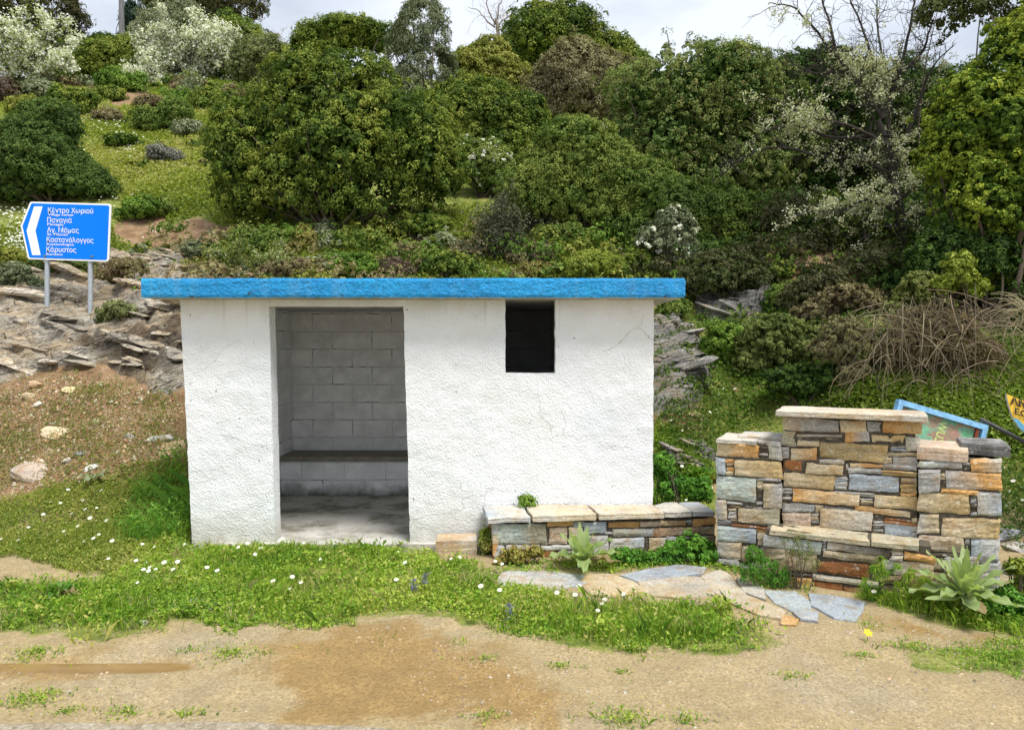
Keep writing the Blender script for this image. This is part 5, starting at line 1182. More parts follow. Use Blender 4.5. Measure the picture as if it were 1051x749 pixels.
# ------------------------------------------------------------------ small shrubs, one by one
SM = [ # name, label, lobes, palette, leaf, extra
 ('shrub','small dark green hummock in the middle of the grassy valley',[(128,146,19,8)],OAK,2.6),
 ('shrub','grey cushion shrub in the valley, right of the dark hummock',[(167,160,17,9)],[(.12,.12,.10),(.2,.2,.17),(.28,.28,.24)],2.4),
 ('shrub','olive-brown cushion shrub above the grey cushion shrub',[(158,124,22,14),(180,118,18,12)],HEATH,2.5),
 ('shrub','pale heathy cushion right of the olive-brown cushion, touching the huge bush',[(196,133,16,9)],GREY,2.4),
 ('shrub','dark green hump on the left slope above the flowery path',[(80,108,22,13),(62,102,16,9)],OAK,2.6),
 ('shrub','small brown hump beside the flowery path',[(110,119,13,8)],BROWN,2.4),
 ('shrub','wispy grey shrub on the left slope under the blossoming tree',[(38,94,15,11)],GREY,2.4),
 ('shrub','dark reddish bush at the left edge under the blossoming tree',[(6,94,13,14)],PURPLE,2.6),
 ('shrub','olive bush under the trunk of the left blossoming tree',[(50,76,15,12)],HEATH,2.6),
 ('shrub','flat deep green cushion on the ridge path',[(114,98,15,7)],OAK,2.4),
 ('shrub','bright lime green bush at the foot of the wide blossoming tree',[(120,84,20,10),(138,86,12,10)],BRIGHT,2.6),
 ('shrub','little brown cushion left of the flat deep green one',[(92,97,9,5)],BROWN,2.3),
 ('shrub','brown and olive hump right of the flat deep green cushion',[(156,107,16,8)],BROWN,2.4),
 ('shrub','bright green hump below the wide blossoming tree',[(183,102,14,9)],BRIGHT,2.4),
 ('shrub','dull green hump between bright green hump and the huge bush',[(213,104,19,11)],OAK,2.5),
 ('shrub','yellowish shrub on the left slope above the deep green bush',[(30,112,26,10),(66,122,14,8)],YEL,2.5),
 ('shrub','fresh green shrub on the bare soil right of the blue sign',[(146,214,19,11),(132,219,12,8)],BRIGHT,2.8),
 ('shrub','olive shrub leaning on the fresh green one right of the blue sign',[(165,214,14,10)],HEATH,2.8),
 ('shrub','dry brown bush on the rock between the sign and the roof',[(128,280,25,15),(108,286,14,9)],BROWN,2.8),
 ('shrub','yellow-green cushion growing from the rock ledge left of the shelter',[(122,322,22,12),(112,330,12,12)],[(.11,.13,.05),(.19,.21,.08),(.28,.29,.12)],2.8),
 ('shrub','green shrub behind the two posts of the blue sign',[(62,274,26,14),(88,276,14,11),(40,278,16,10)],[(.07,.11,.03),(.13,.18,.045),(.2,.24,.07)],2.8),
 ('shrub','grey-green heathy shrub at the left edge level with the sign posts',[(14,288,28,16),(36,296,14,9)],OLIVEGREY,2.7),
 ('shrub','yellowish shrub at the left edge above the heathy one',[(8,266,16,12)],YEL,2.7),
 ('shrub','grey-green rounded shrub just right of the soil patch',[(202,258,14,10)],OLIVEGREY,2.6),
 ('shrub','low brown shrub directly above the left part of the roof',[(212,279,24,9)],BROWN,2.7),
 ('shrub','olive-yellow ball shaped bush at the lower edge of the huge bush',[(311,245,15,12)],[(.16,.15,.04),(.25,.23,.06),(.30,.28,.08)],2.5),
 ('shrub','small blue-grey bush right of the olive-yellow ball',[(335,240,9,13)],GREY,2.5),
 ('shrub','mixed green shrub left of the olive-yellow ball',[(272,252,20,14),(256,244,12,10)],HEATH,2.7),
 ('shrub','brownish low shrub above the roof over the doorway',[(305,276,30,11),(275,280,16,8)],BROWN,2.7),
 ('shrub','fresh green low shrub above the roof right of the doorway',[(362,274,28,13),(340,280,16,8)],BRIGHT,2.8),
 ('shrub','purple-brown heather clump above the middle of the roof',[(404,278,20,11)],PURPLE,2.6),
 ('shrub','brown dry clump behind the purple-brown heather',[(412,258,13,8)],BROWN,2.5),
 ('shrub','dense green cushion above the roof, left of the thorn bush',[(460,274,30,13)],OAK,2.8),
 ('shrub','bright yellow-green mat on the grass behind the dense green cushion',[(465,246,26,7)],LIME,2.5),
 ('shrub','olive bush right behind the thorn bush',[(574,243,26,14)],HEATH,2.8),
 ('shrub','orange tinged low clump on the roof line right of the thorn bush',[(560,278,22,8)],[(.22,.14,.05),(.2,.2,.05),(.28,.24,.08)],2.6),
 ('shrub','lime green bush on the roof line above the window',[(614,273,30,13),(590,280,16,8)],LIME,2.8),
 ('shrub','mid green bush above the roof between lime bush and white flowering bush',[(652,268,20,15)],OAK,3.0),
 ('shrub','fresh green bush touching the right end of the blue roof',[(704,290,15,13),(690,300,14,10)],BRIGHT,3.4),
 ('shrub','olive shrub hanging over the rock face right of the shelter',[(690,318,18,11)],HEATH,3.4),
 ('shrub','bright leafy shrub on the bank above the stone wall, left one',[(748,352,24,22),(728,362,14,14)],[(.08,.15,.02),(.15,.25,.03),(.25,.34,.06)],4.2),
 ('shrub','wide olive-green shrub on the bank in the middle above the stone wall',[(795,345,38,24),(835,360,34,26),(790,370,34,22)],[(.07,.10,.025),(.14,.18,.045),(.22,.25,.07)],4.0),
 ('shrub','twiggy straw coloured shrub beside the dry thicket',[(868,355,32,28),(880,385,26,18)],[(.16,.15,.07),(.23,.21,.10),(.15,.18,.05)],3.8),
 ('shrub','dark olive shrub low behind the top slab of the stone wall',[(845,392,38,18),(810,392,26,14)],DARK,4.2),
 ('shrub','yellowish shrub in the shade under the pear tree',[(812,305,26,16)],HEATH,3.8),
 ('shrub','shaded brown-green undergrowth left of the pear trunk',[(868,310,38,18),(840,322,24,14)],BROWN,3.6),
 ('shrub','pale lime shoots on top of the dry thicket',[(985,282,15,22),(970,292,14,10),(1000,296,12,10)],LIME,4.6,dict(d=7.35)),
 ('shrub','yellow-green leafy shrub left of the pale lime shoots',[(945,300,26,22),(925,318,20,12),(962,318,20,10)],[(.10,.13,.03),(.18,.21,.05),(.28,.28,.10)],4.2,dict(d=7.9)),
 ('shrub','small grey-green bush at the foot of the huge bush, far right of it',[(440,232,26,14),(410,236,20,10)],OAK,2.8),
]
for it in SM:
    nm, lab, lb, pal, lf = it[:5]
    kw = it[5] if len(it) > 5 else {}
    kw.setdefault('stems', 3); bush(nm, lab, 'shrub', lb, pal, lf, clump=6.5, dens=1.05, group='small shrubs on the slope', sink=.35, **kw)

bush('shrub','brown leafless bramble heap in the heart of the dry thicket','shrub',[(955,350,38,34),(925,365,28,26),(990,365,34,26)],[(.14,.11,.06),(.22,.17,.09),(.20,.19,.07)],3.4,clump=8,dens=.5,aspect=.3,base=(955,398))
# dry thicket of hanging dead stems
tb = G(965, 395); tk = thing('dry_thicket', tb, 'tangled thicket of dead hanging straw coloured stems behind the stone wall', 'thicket')
rng = np.random.default_rng(77); mb = MB()
for k in range(480):
    x0 = np.clip(rng.normal(950, 32), 895, 1040); y0 = rng.uniform(300, 372) + abs(x0 - 958) * .12; d0 = rng.uniform(7.0, 8.0)
    s = P(x0, y0, d0); ln = rng.uniform(.12, .75); sw = rng.normal() * .22 + (x0 - 958) * .002
    e = s + np.array([sw, -.3 * rng.random(), -ln]); e[2] = max(e[2], H(e[0], e[1]) + .01); m = (s + e) / 2 + np.array([sw * rng.uniform(-.4, .8), rng.uniform(-.15, .05), rng.uniform(-.02, .2)])
    t = np.linspace(0, 1, 6)[:, None]; c = np.array([(.22,.17,.10),(.15,.115,.07),(.30,.25,.16),(.08,.065,.04),(.10,.08,.05)][rng.integers(5)])
    tube(mb, s*(1-t)**2 + 2*m*t*(1-t) + e*t*t, np.linspace(.0045, .0018, 6) * rng.uniform(.6, 1.3), 3, c, cap=False)
for k in range(110):
    s = P(rng.uniform(950, 1060), rng.uniform(320, 395), rng.uniform(6.9, 7.7)); s[2] = max(s[2], H(s[0], s[1]) + .02)
    v = np.array([rng.normal() * .5, rng.normal() * .15, rng.normal() * .22]); e = s + v; m = (s + e) / 2 + (0, 0, .15); t = np.linspace(0, 1, 6)[:, None]
    tube(mb, s*(1-t)**2 + 2*m*t*(1-t) + e*t*t, .0035, 3, np.array([(.30,.24,.16),(.2,.15,.1)][rng.integers(2)]), cap=False)
mb.build('dead_stems', M_BARK, tk)
gt = thing('dry_grass_tuft', G(1048, 330), 'arching tuft of straw coloured grass at right edge above the thicket', 'grass tuft'); mb = MB()
for k in range(120):
    s = P(1058 + rng.normal() * 4, 330 + rng.normal() * 5, 7.3); e = s + np.array([rng.uniform(-.45, .25), rng.uniform(-.2, .1), rng.uniform(-.08, .25)]); m = (s + e) / 2 + (0, 0, .16); t = np.linspace(0, 1, 6)[:, None]
    tube(mb, s*(1-t)**2 + 2*m*t*(1-t) + e*t*t, np.linspace(.004, .0015, 6), 3, (.34,.30,.17), cap=False)
mb.build('dead_stems', M_BARK, gt)

# ------------------------------------------------------------------ ground vegetation: countless blades and leaves
def blades(mb, x, y, h, w, pal, rng, lean=.45, tone=None):
    N = len(x); z = H(x, y); a = rng.uniform(0, 2*np.pi, N); b = rng.uniform(0, 2*np.pi, N)
    wv = np.stack([np.cos(a), np.sin(a), 0*a], -1) * (w * .5)[:, None]; ld = np.stack([np.cos(b), np.sin(b), 0*b], -1) * (h * lean * rng.uniform(.2, 1.2, N))[:, None]
    p = np.stack([x, y, z - .005], -1); m = p + ld * .35 + np.array([0,0,1]) * (h * .6)[:, None]; t = p + ld + np.array([0,0,1]) * (h * rng.uniform(.75, 1.05, N))[:, None]
    v = np.stack([p - wv, p + wv, m + wv * .75, t, m - wv * .75], 1); tt = (rng.random(N) if tone is None else tone + rng.normal(size=N) * .2)
    mb.add(v.reshape(-1, 3), np.arange(5 * N).reshape(N, 5), np.repeat(pick(pal, tt) * rng.uniform(.8, 1.2, (N, 1)), 5, 0))
def leaves(mb, x, y, hmax, L, pal, rng, aspect=.6, tone=None, tilt=.6):
    N = len(x); z = H(x, y) + hmax * rng.random(N) ** .8; n = rng.normal(size=(N, 3)) * tilt + (0, -.25, 1)
    tt = (rng.random(N) if tone is None else tone + rng.normal(size=N) * .22); ll = L * rng.uniform(.6, 1.3, N)
    leaf_quads(mb, np.stack([x, y, z], -1), n, ll, ll * aspect, pick(pal, tt) * rng.uniform(.8, 1.2, (N, 1)), rng)
rng = np.random.default_rng(99)
VERGE = [(.075,.165,.015),(.15,.285,.024),(.27,.41,.04),(.40,.47,.075),(.46,.44,.14)]
YVERGE = [(.11,.19,.025),(.22,.29,.04),(.36,.37,.08),(.42,.40,.14)]
def scatter_px(pxpoly, n, rg, dmax=42):
    q = np.array(pxpoly, float); lo, hi = q.min(0), q.max(0); a = rg.uniform(lo[0], hi[0], n); b = rg.uniform(lo[1], hi[1], n)
    k = inpoly(a + 14 * fbm2(a, b, .03, 3, 41), b + 10 * fbm2(a, b, .03, 3, 47), q); a, b = a[k], b[k]
    d = ground_hit(a, b); p = P(a, b, d); k = d < dmax; return p[k, 0] + rg.normal(size=k.sum()) * .05, p[k, 1] + rg.normal(size=k.sum()) * .12
def edge_fade(poly, x, y, r=.12):
    s = 0
    for k in range(6): s = s + inpoly(x + r*math.cos(k*1.047), y + r*math.sin(k*1.047), poly)
    return s / 6.0
def sow(polyname, n, hmul, pal, dens_noise=.0, name='verge_grass', leafshare=.62, lL=.026, keep=None):
    poly = W[polyname]; x, y = scatter(poly, n, rng, .20); nz = fbm2(x, y, 1.6, 4, 91) + .35 * fbm2(x, y, 7, 3, 92); ed = edge_fade(poly, x, y, .2)
    ok = (nz > dens_noise - .9 + .95 * (1 - ed) + rng.normal(size=len(x)) * .22)
    ok &= ~((x > XL - .01) & (x < XR + .01) & (y > YF - .015))
    x, y, nz, ed = x[ok], y[ok], nz[ok], ed[ok]
    tone = .45 + .55 * fbm2(x, y, 1.1, 3, 95); hh = hmul * (.35 + .65 * ed) * (1 + .8 * fbm2(x, y, 2.3, 3, 97)) * (1 + .5 * fbm2(x, y, 9, 2, 98))
    mb = MB(); sp_ = fbm2(x, y, 2.0, 3, 99); isl = rng.random(len(x)) < np.clip(leafshare + .7 * sp_, .15, .95)
    leaves(mb, x[isl], y[isl], hh[isl] * .9, lL, pal, rng, .55, tone[isl])
    q = ~isl; blades(mb, x[q], y[q], hh[q] * rng.uniform(.6, 1.5, q.sum()), rng.uniform(.003, .0065, q.sum()), pal, rng, .6, tone[q])
    o = mb.build(name, M_GRASS); return tag(o, kind='stuff')
sow('verge', 210000, .075, VERGE, .56)
sow('lf', 60000, .07, YVERGE, .55, 'verge_weeds')
sow('rf', 22000, .085, VERGE, .55, 'verge_grass', .4)
sow('rp', 20000, .035, VERGE, .62, 'verge_grass', .5, .016)
sow('bf', 20000, .06, VERGE, .70, 'verge_weeds')
sow('side', 24000, .12, VERGE, .35, 'verge_weeds', .75, .032)
def tufts(pxpoly, n, h, L, pal, name, asp=.35, bl=.5, per=46, r=.06):
    poly = wpoly(pxpoly); cx, cy = scatter(poly, n, rng, .15); k = len(cx); rr = rng.uniform(.5, 1.3, k) * r; hh = rng.uniform(.5, 1.3, k) * h
    x = (cx[:, None] + rng.normal(size=(k, per)) * rr[:, None]).ravel(); y = (cy[:, None] + rng.normal(size=(k, per)) * rr[:, None] * .8).ravel(); H_ = np.repeat(hh, per); tn = np.repeat(rng.random(k), per)
    ok = ~((x > XL - .01) & (x < XR + .01) & (y > YF - .012)); x, y, H_, tn = x[ok], y[ok], H_[ok], tn[ok]
    mb = MB(); b = rng.random(len(x)) < bl; blades(mb, x[b], y[b], H_[b] * rng.uniform(.5, 1.4, b.sum()), rng.uniform(.003, .006, b.sum()), pal, rng, .75, tn[b]); q = ~b
    leaves(mb, x[q], y[q], H_[q], L, pal, rng, asp, tn[q], .8); tag(mb.build(name, M_GRASS), kind='stuff')
tufts(PX_VERGE, 460, .10, .036, VERGE, 'verge_tufts', .5, .45, 40, .055)
tufts(PX_VERGE, 260, .11, .02, [(.36,.33,.14),(.46,.42,.22),(.28,.30,.09)], 'dry_grass', .2, .95, 26, .08)
tufts([(0,655),(100,668),(200,650),(330,650),(440,634),(600,674),(790,672),(800,690),(600,690),(400,660),(200,672),(0,676)], 70, .03, .016, VERGE, 'verge_tufts', .5, .5, 26, .05)
tufts([(126,556),(140,512),(168,482),(188,462),(199,470),(199,562),(160,570)], 130, .25, .05, LUSH[1:] + [(.22,.38,.05)], 'verge_weeds', .35, .35, 44, .06)
tufts(PX_LEFTFRINGE, 130, .07, .024, YVERGE, 'verge_weeds', .45, .5, 30, .06)
tufts([(868,606),(940,600),(1051,604),(1051,660),(960,640)], 60, .10, .03, VERGE, 'verge_tufts', .35, .6, 36, .05)
tufts([(-40,415),(40,425),(100,440),(180,455),(185,470),(100,480),(0,500),(-40,500)], 34, .06, .026, [(.14,.2,.03),(.24,.29,.05),(.30,.30,.08)], 'bank_weeds', .45, .3, 36, .07)
tufts([(60,385),(150,398),(188,415),(188,460),(150,455),(120,425),(70,400)], 80, .07, .03, [(.14,.2,.03),(.24,.29,.05),(.34,.30,.08)], 'bank_weeds', .45, .3, 40, .07)
tufts([(862,640),(900,636),(925,650),(900,662),(868,656)], 9, .035, .018, VERGE, 'verge_tufts', .4, .5, 24, .05)
tufts([(740,585),(800,592),(838,606),(838,612),(790,604),(745,596)], 24, .05, .022, VERGE, 'verge_tufts', .4, .6, 26, .04)
# sparse sprigs on the sandy lay-by
mb = MB()
for px, py, r, h in ((30,720,.10,.03),(240,671,.09,.03),(35,670,.08,.03),(640,739,.09,.04),(705,740,.05,.03),(195,733,.05,.035),(130,732,.06,.02),(70,730,.05,.02),(812,694,.05,.02),(935,665,.09,.03),(885,673,.05,.02),(500,735,.05,.02),(575,684,.05,.02),(500,676,.04,.02),(640,690,.04,.02),(560,655,.06,.04),(655,668,.08,.05),(735,668,.06,.04),(50,712,.05,.02)):
    c = G(px, py); n = int(210 * (r / .09) ** 2); x = c[0] + rng.standard_t(3, size=n) * r * .7; y = c[1] + rng.standard_t(3, size=n) * r * .35
    leaves(mb, x, y, h, .017, VERGE, rng, .5); blades(mb, x[::3], y[::3], np.full(len(x[::3]), h * 1.3), np.full(len(x[::3]), .004), VERGE, rng, .9)
tag(mb.build('sparse_grass', M_GRASS), kind='stuff')
# turf of the hillside
def turf(pxpoly, n, L, pal, name, hm, dn, aspect=.5, seed=3):
    x, y = scatter_px(pxpoly, n, rng); nz = fbm2(x, y, .9, 4, 191 + seed)
    bare = np.zeros(len(x))
    for w in SOILHILL: bare = np.maximum(bare, soft(w, x, y, .3))
    ok = (nz > dn + rng.normal(size=len(x)) * .15) & (bare < .4); x, y = x[ok], y[ok]; mb = MB(); d = y
    leaves(mb, x, y, hm, L * (y / 12.0) if np.isscalar(L) else L, pal, rng, aspect, .45 + .6 * fbm2(x, y, .7, 3, 201), .9); tag(mb.build(name, M_GRASS), kind='stuff')
HG = [(.11,.16,.02),(.21,.27,.035),(.31,.35,.06),(.40,.39,.11)]
turf([(-60,262),(40,225),(110,235),(150,200),(110,130),(30,95),(60,80),(260,90),(250,200),(330,235),(480,215),(560,230),(690,262),(700,300),(690,312),(145,312),(100,270)], 150000, .062, HG, 'hillside_grass', .10, -.35)
turf([(-60,120),(-60,80),(120,72),(270,80),(260,130),(110,130)], 30000, .04, HG, 'hillside_grass', .10, -.3)
turf([(70,112),(170,98),(225,120),(220,220),(150,222),(100,190)], 42000, .055, HG + [(.46,.44,.2)], 'hillside_grass', .12, -.4)
turf([(470,235),(560,225),(660,250),(660,280),(470,270)], 16000, .06, HG, 'hillside_grass', .12, -.4)
turf([(-420,360),(-420,40),(-50,50),(-50,280)], 36000, .06, HG, 'hillside_grass', .12, -.4)
turf([(1060,330),(1400,300),(1400,520),(1060,520)], 24000, .06, HG, 'bank_weeds', .14, -.4)
turf([(672,330),(740,320),(900,330),(1060,350),(1110,470),(1110,560),(1030,560),(940,430),(800,430),(735,470),(690,500),(672,420)], 60000, .058, [(.05,.10,.016),(.10,.18,.025),(.19,.28,.04)], 'bank_weeds', .14, -.28, .6)
turf([(850,395),(900,385),(1051,385),(1110,400),(1110,480),(1000,450),(860,430)], 52000, .075, [(.07,.12,.016),(.14,.21,.024),(.24,.31,.05)], 'ground_ivy', .22, -.6, .75)
turf([(-60,405),(60,392),(150,402),(188,415),(188,470),(110,485),(40,495),(-60,515)], 26000, .040, [(.12,.16,.03),(.2,.24,.05),(.30,.29,.09)], 'bank_weeds', .06, .12, .5)
def hummocks(pxpoly, n, pals, name, r0, r1, seed, mind=9.5):
    rg = np.random.default_rng(seed); x, y = scatter_px(pxpoly, n * 8, rg, 32); k = y > mind; x, y = x[k][:n], y[k][:n]; mb = MB()
    for a, b in zip(x, y):
        r = rg.uniform(r0, r1) * (b / 13) ** .5; zc = float(H(a, b)); lb = np.array([[a + rg.normal()*r*.6, b + rg.normal()*r*.4, zc + r*.15, r*rg.uniform(.6,1.1), r*.8, r*rg.uniform(.4,.75)] for _ in range(3)])
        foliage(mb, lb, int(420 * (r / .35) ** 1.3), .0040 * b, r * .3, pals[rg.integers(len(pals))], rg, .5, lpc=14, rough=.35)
    tag(mb.build(name, M_LEAF), kind='stuff')
hummocks([(-60,110),(-60,70),(260,85),(262,112),(205,118),(150,100),(100,104)], 32, [HEATH, OAK, BROWN, BRIGHT, GREY], 'ridge_heath', .15, .36, 15, 9.5)
hummocks([(-420,250),(-420,60),(-50,60),(-50,230)], 60, [HEATH, OAK, BROWN, YEL, BRIGHT], 'heath_cover', .2, .5, 17, 9.5)
hummocks([(1070,300),(1400,200),(1400,430),(1070,420)], 40, [HEATH, OAK, DARK], 'heath_cover', .2, .45, 18, 7.5)
hummocks([(100,120),(200,120),(215,200),(150,225),(110,150)], 26, [HEATH, OAK, BROWN, YEL], 'valley_heath', .06, .17, 16, 9.5)
hummocks([(120,285),(170,240),(330,240),(480,225),(560,235),(690,262),(700,300),(690,312),(145,312)], 150, [HEATH, OAK, BROWN, YEL, HEATH, GREY, BRIGHT, [(.2,.17,.07),(.3,.26,.12)]], 'heath_cover', .12, .42, 5)
hummocks([(672,300),(740,270),(900,290),(1060,300),(1060,400),(940,400),(800,420),(735,430),(690,420)], 60, [OAK, DARK, HEATH, BRIGHT], 'bank_undergrowth', .10, .26, 6, 7.2)
hummocks([(660,225),(1060,190),(1060,310),(900,300),(740,275),(690,290),(660,280)], 230, [DARK, [(.04,.05,.02),(.08,.08,.03),(.10,.09,.05)], OAK], 'shaded_undergrowth', .2, .5, 7, 8.5)
# pale flowers scattered over the hillside
mb = MB(); x, y = scatter_px([(-60,250),(30,225),(100,120),(160,95),(230,130),(210,190),(260,235),(480,230),(640,255),(640,290),(150,300)], 5200, rng)
ok = fbm2(x, y, 1.0, 3, 301) > .18; x, y = x[ok], y[ok]; N = len(x)
leaf_quads(mb, np.stack([x, y, H(x, y) + .05 + .07 * rng.random(N)], -1), rng.normal(size=(N, 3)) * .4 + (0, -.5, 1), .034 * (y / 12), .03 * (y / 12), pick(BLOSSOM, rng.random(N)), rng)
for pp_, nn in (([(0,262),(0,215),(30,215),(40,250),(25,270)], 330), ([(70,115),(105,120),(150,150),(140,165),(90,135)], 700)):
    x, y = scatter_px(pp_, nn, rng); N = len(x); leaf_quads(mb, np.stack([x, y, H(x, y) + .05 + .1 * rng.random(N)], -1), rng.normal(size=(N, 3)) * .4 + (0, -.5, 1), .05, .045, pick(BLOSSOM, rng.random(N)), rng)
tag(mb.build('hillside_flowers', M_PETAL), kind='stuff')

# ------------------------------------------------------------------ individual plants close by
def rosette(name, label, cat, c, n, L, Wd, pal, seed, lift=(.1, 1.1), heart=True, lobed=0.0, droop=1.0, shrink=.5):
    rng = np.random.default_rng(seed); t = thing(name, c, label, cat); mb = MB(); gold = 2.39996
    for k in range(n):
        f = k / max(1, n - 1); az = k * gold + rng.normal() * .15; el = lift[0] + (lift[1] - lift[0]) * f ** 1.1 + rng.normal() * .07; l = L * (1 - shrink * f) * rng.uniform(.85, 1.12); w = Wd * (1 - .5 * f) * rng.uniform(.9, 1.1)
        ns, nw = 14, 6; s = np.linspace(0, 1, ns + 1); e = el - droop * s ** 1.6 * (1 - .55 * f); dl = l / ns
        r = np.concatenate([[0], np.cumsum(np.cos(e[:-1]) * dl)]); z = np.concatenate([[0], np.cumsum(np.sin(e[:-1]) * dl)])
        prof = np.sin(np.pi * np.clip(s, .0, 1) ** .8) ** .75 * (1 - .25 * s) ; prof = np.maximum(prof, .12 * (1 - s)); 
        if lobed: prof = prof * (1 - lobed * .5 * (1 + np.cos(s * 2 * np.pi * 5)))
        u = np.linspace(-1, 1, nw + 1); S_, U_ = np.meshgrid(s, u, indexing='ij'); ph = rng.uniform(0, 6)
        wav = .17 * w * np.sin(S_ * 17 + ph + U_ * 2) * abs(U_) ** 1.5
        y_ = U_ * (w / 2) * prof[:, None] * (1 + .08 * np.sin(S_ * 29 + ph)); up_ = z[:, None] + abs(U_) * w * .16 * prof[:, None] + wav
        ca, sa = math.cos(az), math.sin(az); R_ = r[:, None] + .015 + 0 * U_
        v = np.stack([c[0] + ca * R_ - sa * y_, c[1] + sa * R_ + ca * y_, c[2] + .02 + up_ + .10 * L * f], -1)
        v[..., 2] = np.maximum(v[..., 2], c[2] + .008 + .02 * rng.random())
        col = pick(pal, np.full(v[..., 0].size, rng.uniform(.25, .9))) * (1 + .10 * fbm(v.reshape(-1, 3) * 40, 2, 3))[:, None]
        if heart and k < max(2, n // 8) and k % 2 == 0: col = pick([(.20,.14,.07),(.34,.26,.13)], rng.random(len(col)) * .3 + np.clip(U_.ravel() * .3 + .4, 0, .7))
        mid = (abs(U_) < .2).ravel(); col[mid] = col[mid] * .6 + np.array([.42, .46, .24]) * .4
        i = np.arange(v[..., 0].size).reshape(ns + 1, nw + 1); mb.add(v.reshape(-1, 3), np.stack([i[:-1,:-1], i[:-1,1:], i[1:,1:], i[1:,:-1]], -1).reshape(-1, 4), col)
    mb.build('leaf_rosette', M_GRASS, t, smooth=True); return t
MUL = [(.22,.31,.11),(.31,.40,.16),(.40,.47,.24)]
THI = [(.17,.23,.12),(.25,.31,.18),(.33,.38,.24)]
c = P(990, 612, 4.42); c[2] = H(c[0], c[1]) + .12
mu = rosette('mullein_plant', 'large felted mullein rosette in front of the right wall pillar', 'plant', c, 30, .335, .12, MUL, 3, (-.45, 1.5), droop=.55, shrink=.25)
mb = MB(); tube(mb, [(c[0], c[1], c[2] - .25), (c[0], c[1], c[2] + .04)], .022, 7, (.2,.24,.1)); mb.build('stem', M_GRASS, mu)
c = G(598, 584); c[2] += .05
rosette('mullein_plant', 'mullein rosette with broad leaves before the stone bench', 'plant', c, 15, .32, .14, MUL, 12, (.0, 1.4), droop=.7, shrink=.3)
rosette('thistle_plant', 'flat grey-green thistle rosette on the dirt bank left of shelter', 'plant', G(97, 493), 9, .26, .10, THI, 5, (.05, .5), lobed=.5)
rosette('thistle_plant', 'fresh green broad leaved thistle on the bank behind the stone wall', 'plant', G(790, 412), 12, .36, .10, BRIGHT, 6, (.2, 1.0), lobed=.5)
rosette('mallow_plant', 'dark green broad leaved plant between shelter corner and stone wall', 'plant', G(718, 492), 12, .20, .14, LUSH, 8, (.2, 1.2))
rosette('mallow_plant', 'broad leaved mallow in the thick grass at lower left', 'plant', G(60, 612), 14, .13, .09, LUSH, 9, (.3, 1.3))
rosette('thistle_plant', 'small pale thistle rosette in the grass left of the shelter pier', 'plant', G(186, 528), 8, .14, .06, THI, 10, (.2, 1.0), lobed=.4)
rosette('thistle_plant', 'tiny pale sprig on the bare bank above the grey-green thistle', 'plant', G(99, 437), 6, .09, .03, THI, 14, (.4, 1.0), lobed=.3)
def herb(label, lb, pal, leaf, d=None, **kw): return bush('herb_clump', label, 'plant', lb, pal, leaf, d=d, clump=kw.pop('clump', 8), stems=kw.pop('stems', 5), group='herbs at the walls', **kw)
herb('feathery dark green herb at the foot of the plinth',[(780,584,20,13),(796,592,16,10),(768,590,12,9),(776,570,8,9)],LUSH,5.0,d=5.0,trunk=.004,stems=3,aspect=.2,upright=.8,rough=.6,dens=.6,core=False)
herb('bushy green weeds under the right end of the stone bench',[(706,566,26,14),(690,572,18,10),(724,572,14,10)],LUSH,5.0,d=5.55,aspect=.5,rough=.5)
herb('yellow and reddish weed before the left end of the stone bench',[(528,571,14,9),(516,576,8,6),(548,566,9,6)],[(.24,.20,.05),(.32,.30,.07),(.28,.14,.05)],4.2,d=5.5,aspect=.55,dens=.6)
herb('dark leaved weeds at the middle of the stone bench foot',[(645,572,18,8),(660,574,16,7)],LUSH,4.6,d=5.5,aspect=.6,dens=.8)
herb('small weed sprouting on top of the stone bench against the white wall',[(541,514,6,4)],BRIGHT,4.2,d=5.98,aspect=.6,stems=2)
herb('trailing twiggy herb hanging over the ledge of the stone wall',[(820,562,13,10),(832,576,8,9),(810,552,7,6)],[(.11,.15,.05),(.2,.22,.07)],3.2,d=4.93,aspect=.25,dens=.28,core=False,rough=.6,trunk=.004)
herb('grassy clump at the plinth left of the large mullein',[(912,590,22,15),(935,600,18,12),(895,600,12,8)],VERGE[:4],8.0,d=4.62,aspect=.09,upright=1.2,dens=.3,core=False,rough=.6,stems=0)
herb('green weeds right of the large mullein by the wall end',[(1030,618,20,14),(1048,625,16,16),(1012,625,10,8)],LUSH,4.8,d=4.45,aspect=.5)
herb('yellowish weed on the low stones right of the wall',[(1043,582,10,10),(1048,600,8,8)],LIME,4.2,d=4.8,aspect=.5,dens=.8)
herb('green weeds against the left edge of the stone bench',[(499,552,5,14),(496,568,7,6)],HG,4.2,d=5.78,aspect=.5,dens=.7)
herb('white flecked green weeds filling the gap between shelter and stone wall',[(690,500,18,14),(715,505,16,12),(680,480,12,14)],LUSH,4.6,d=6.5,aspect=.5)
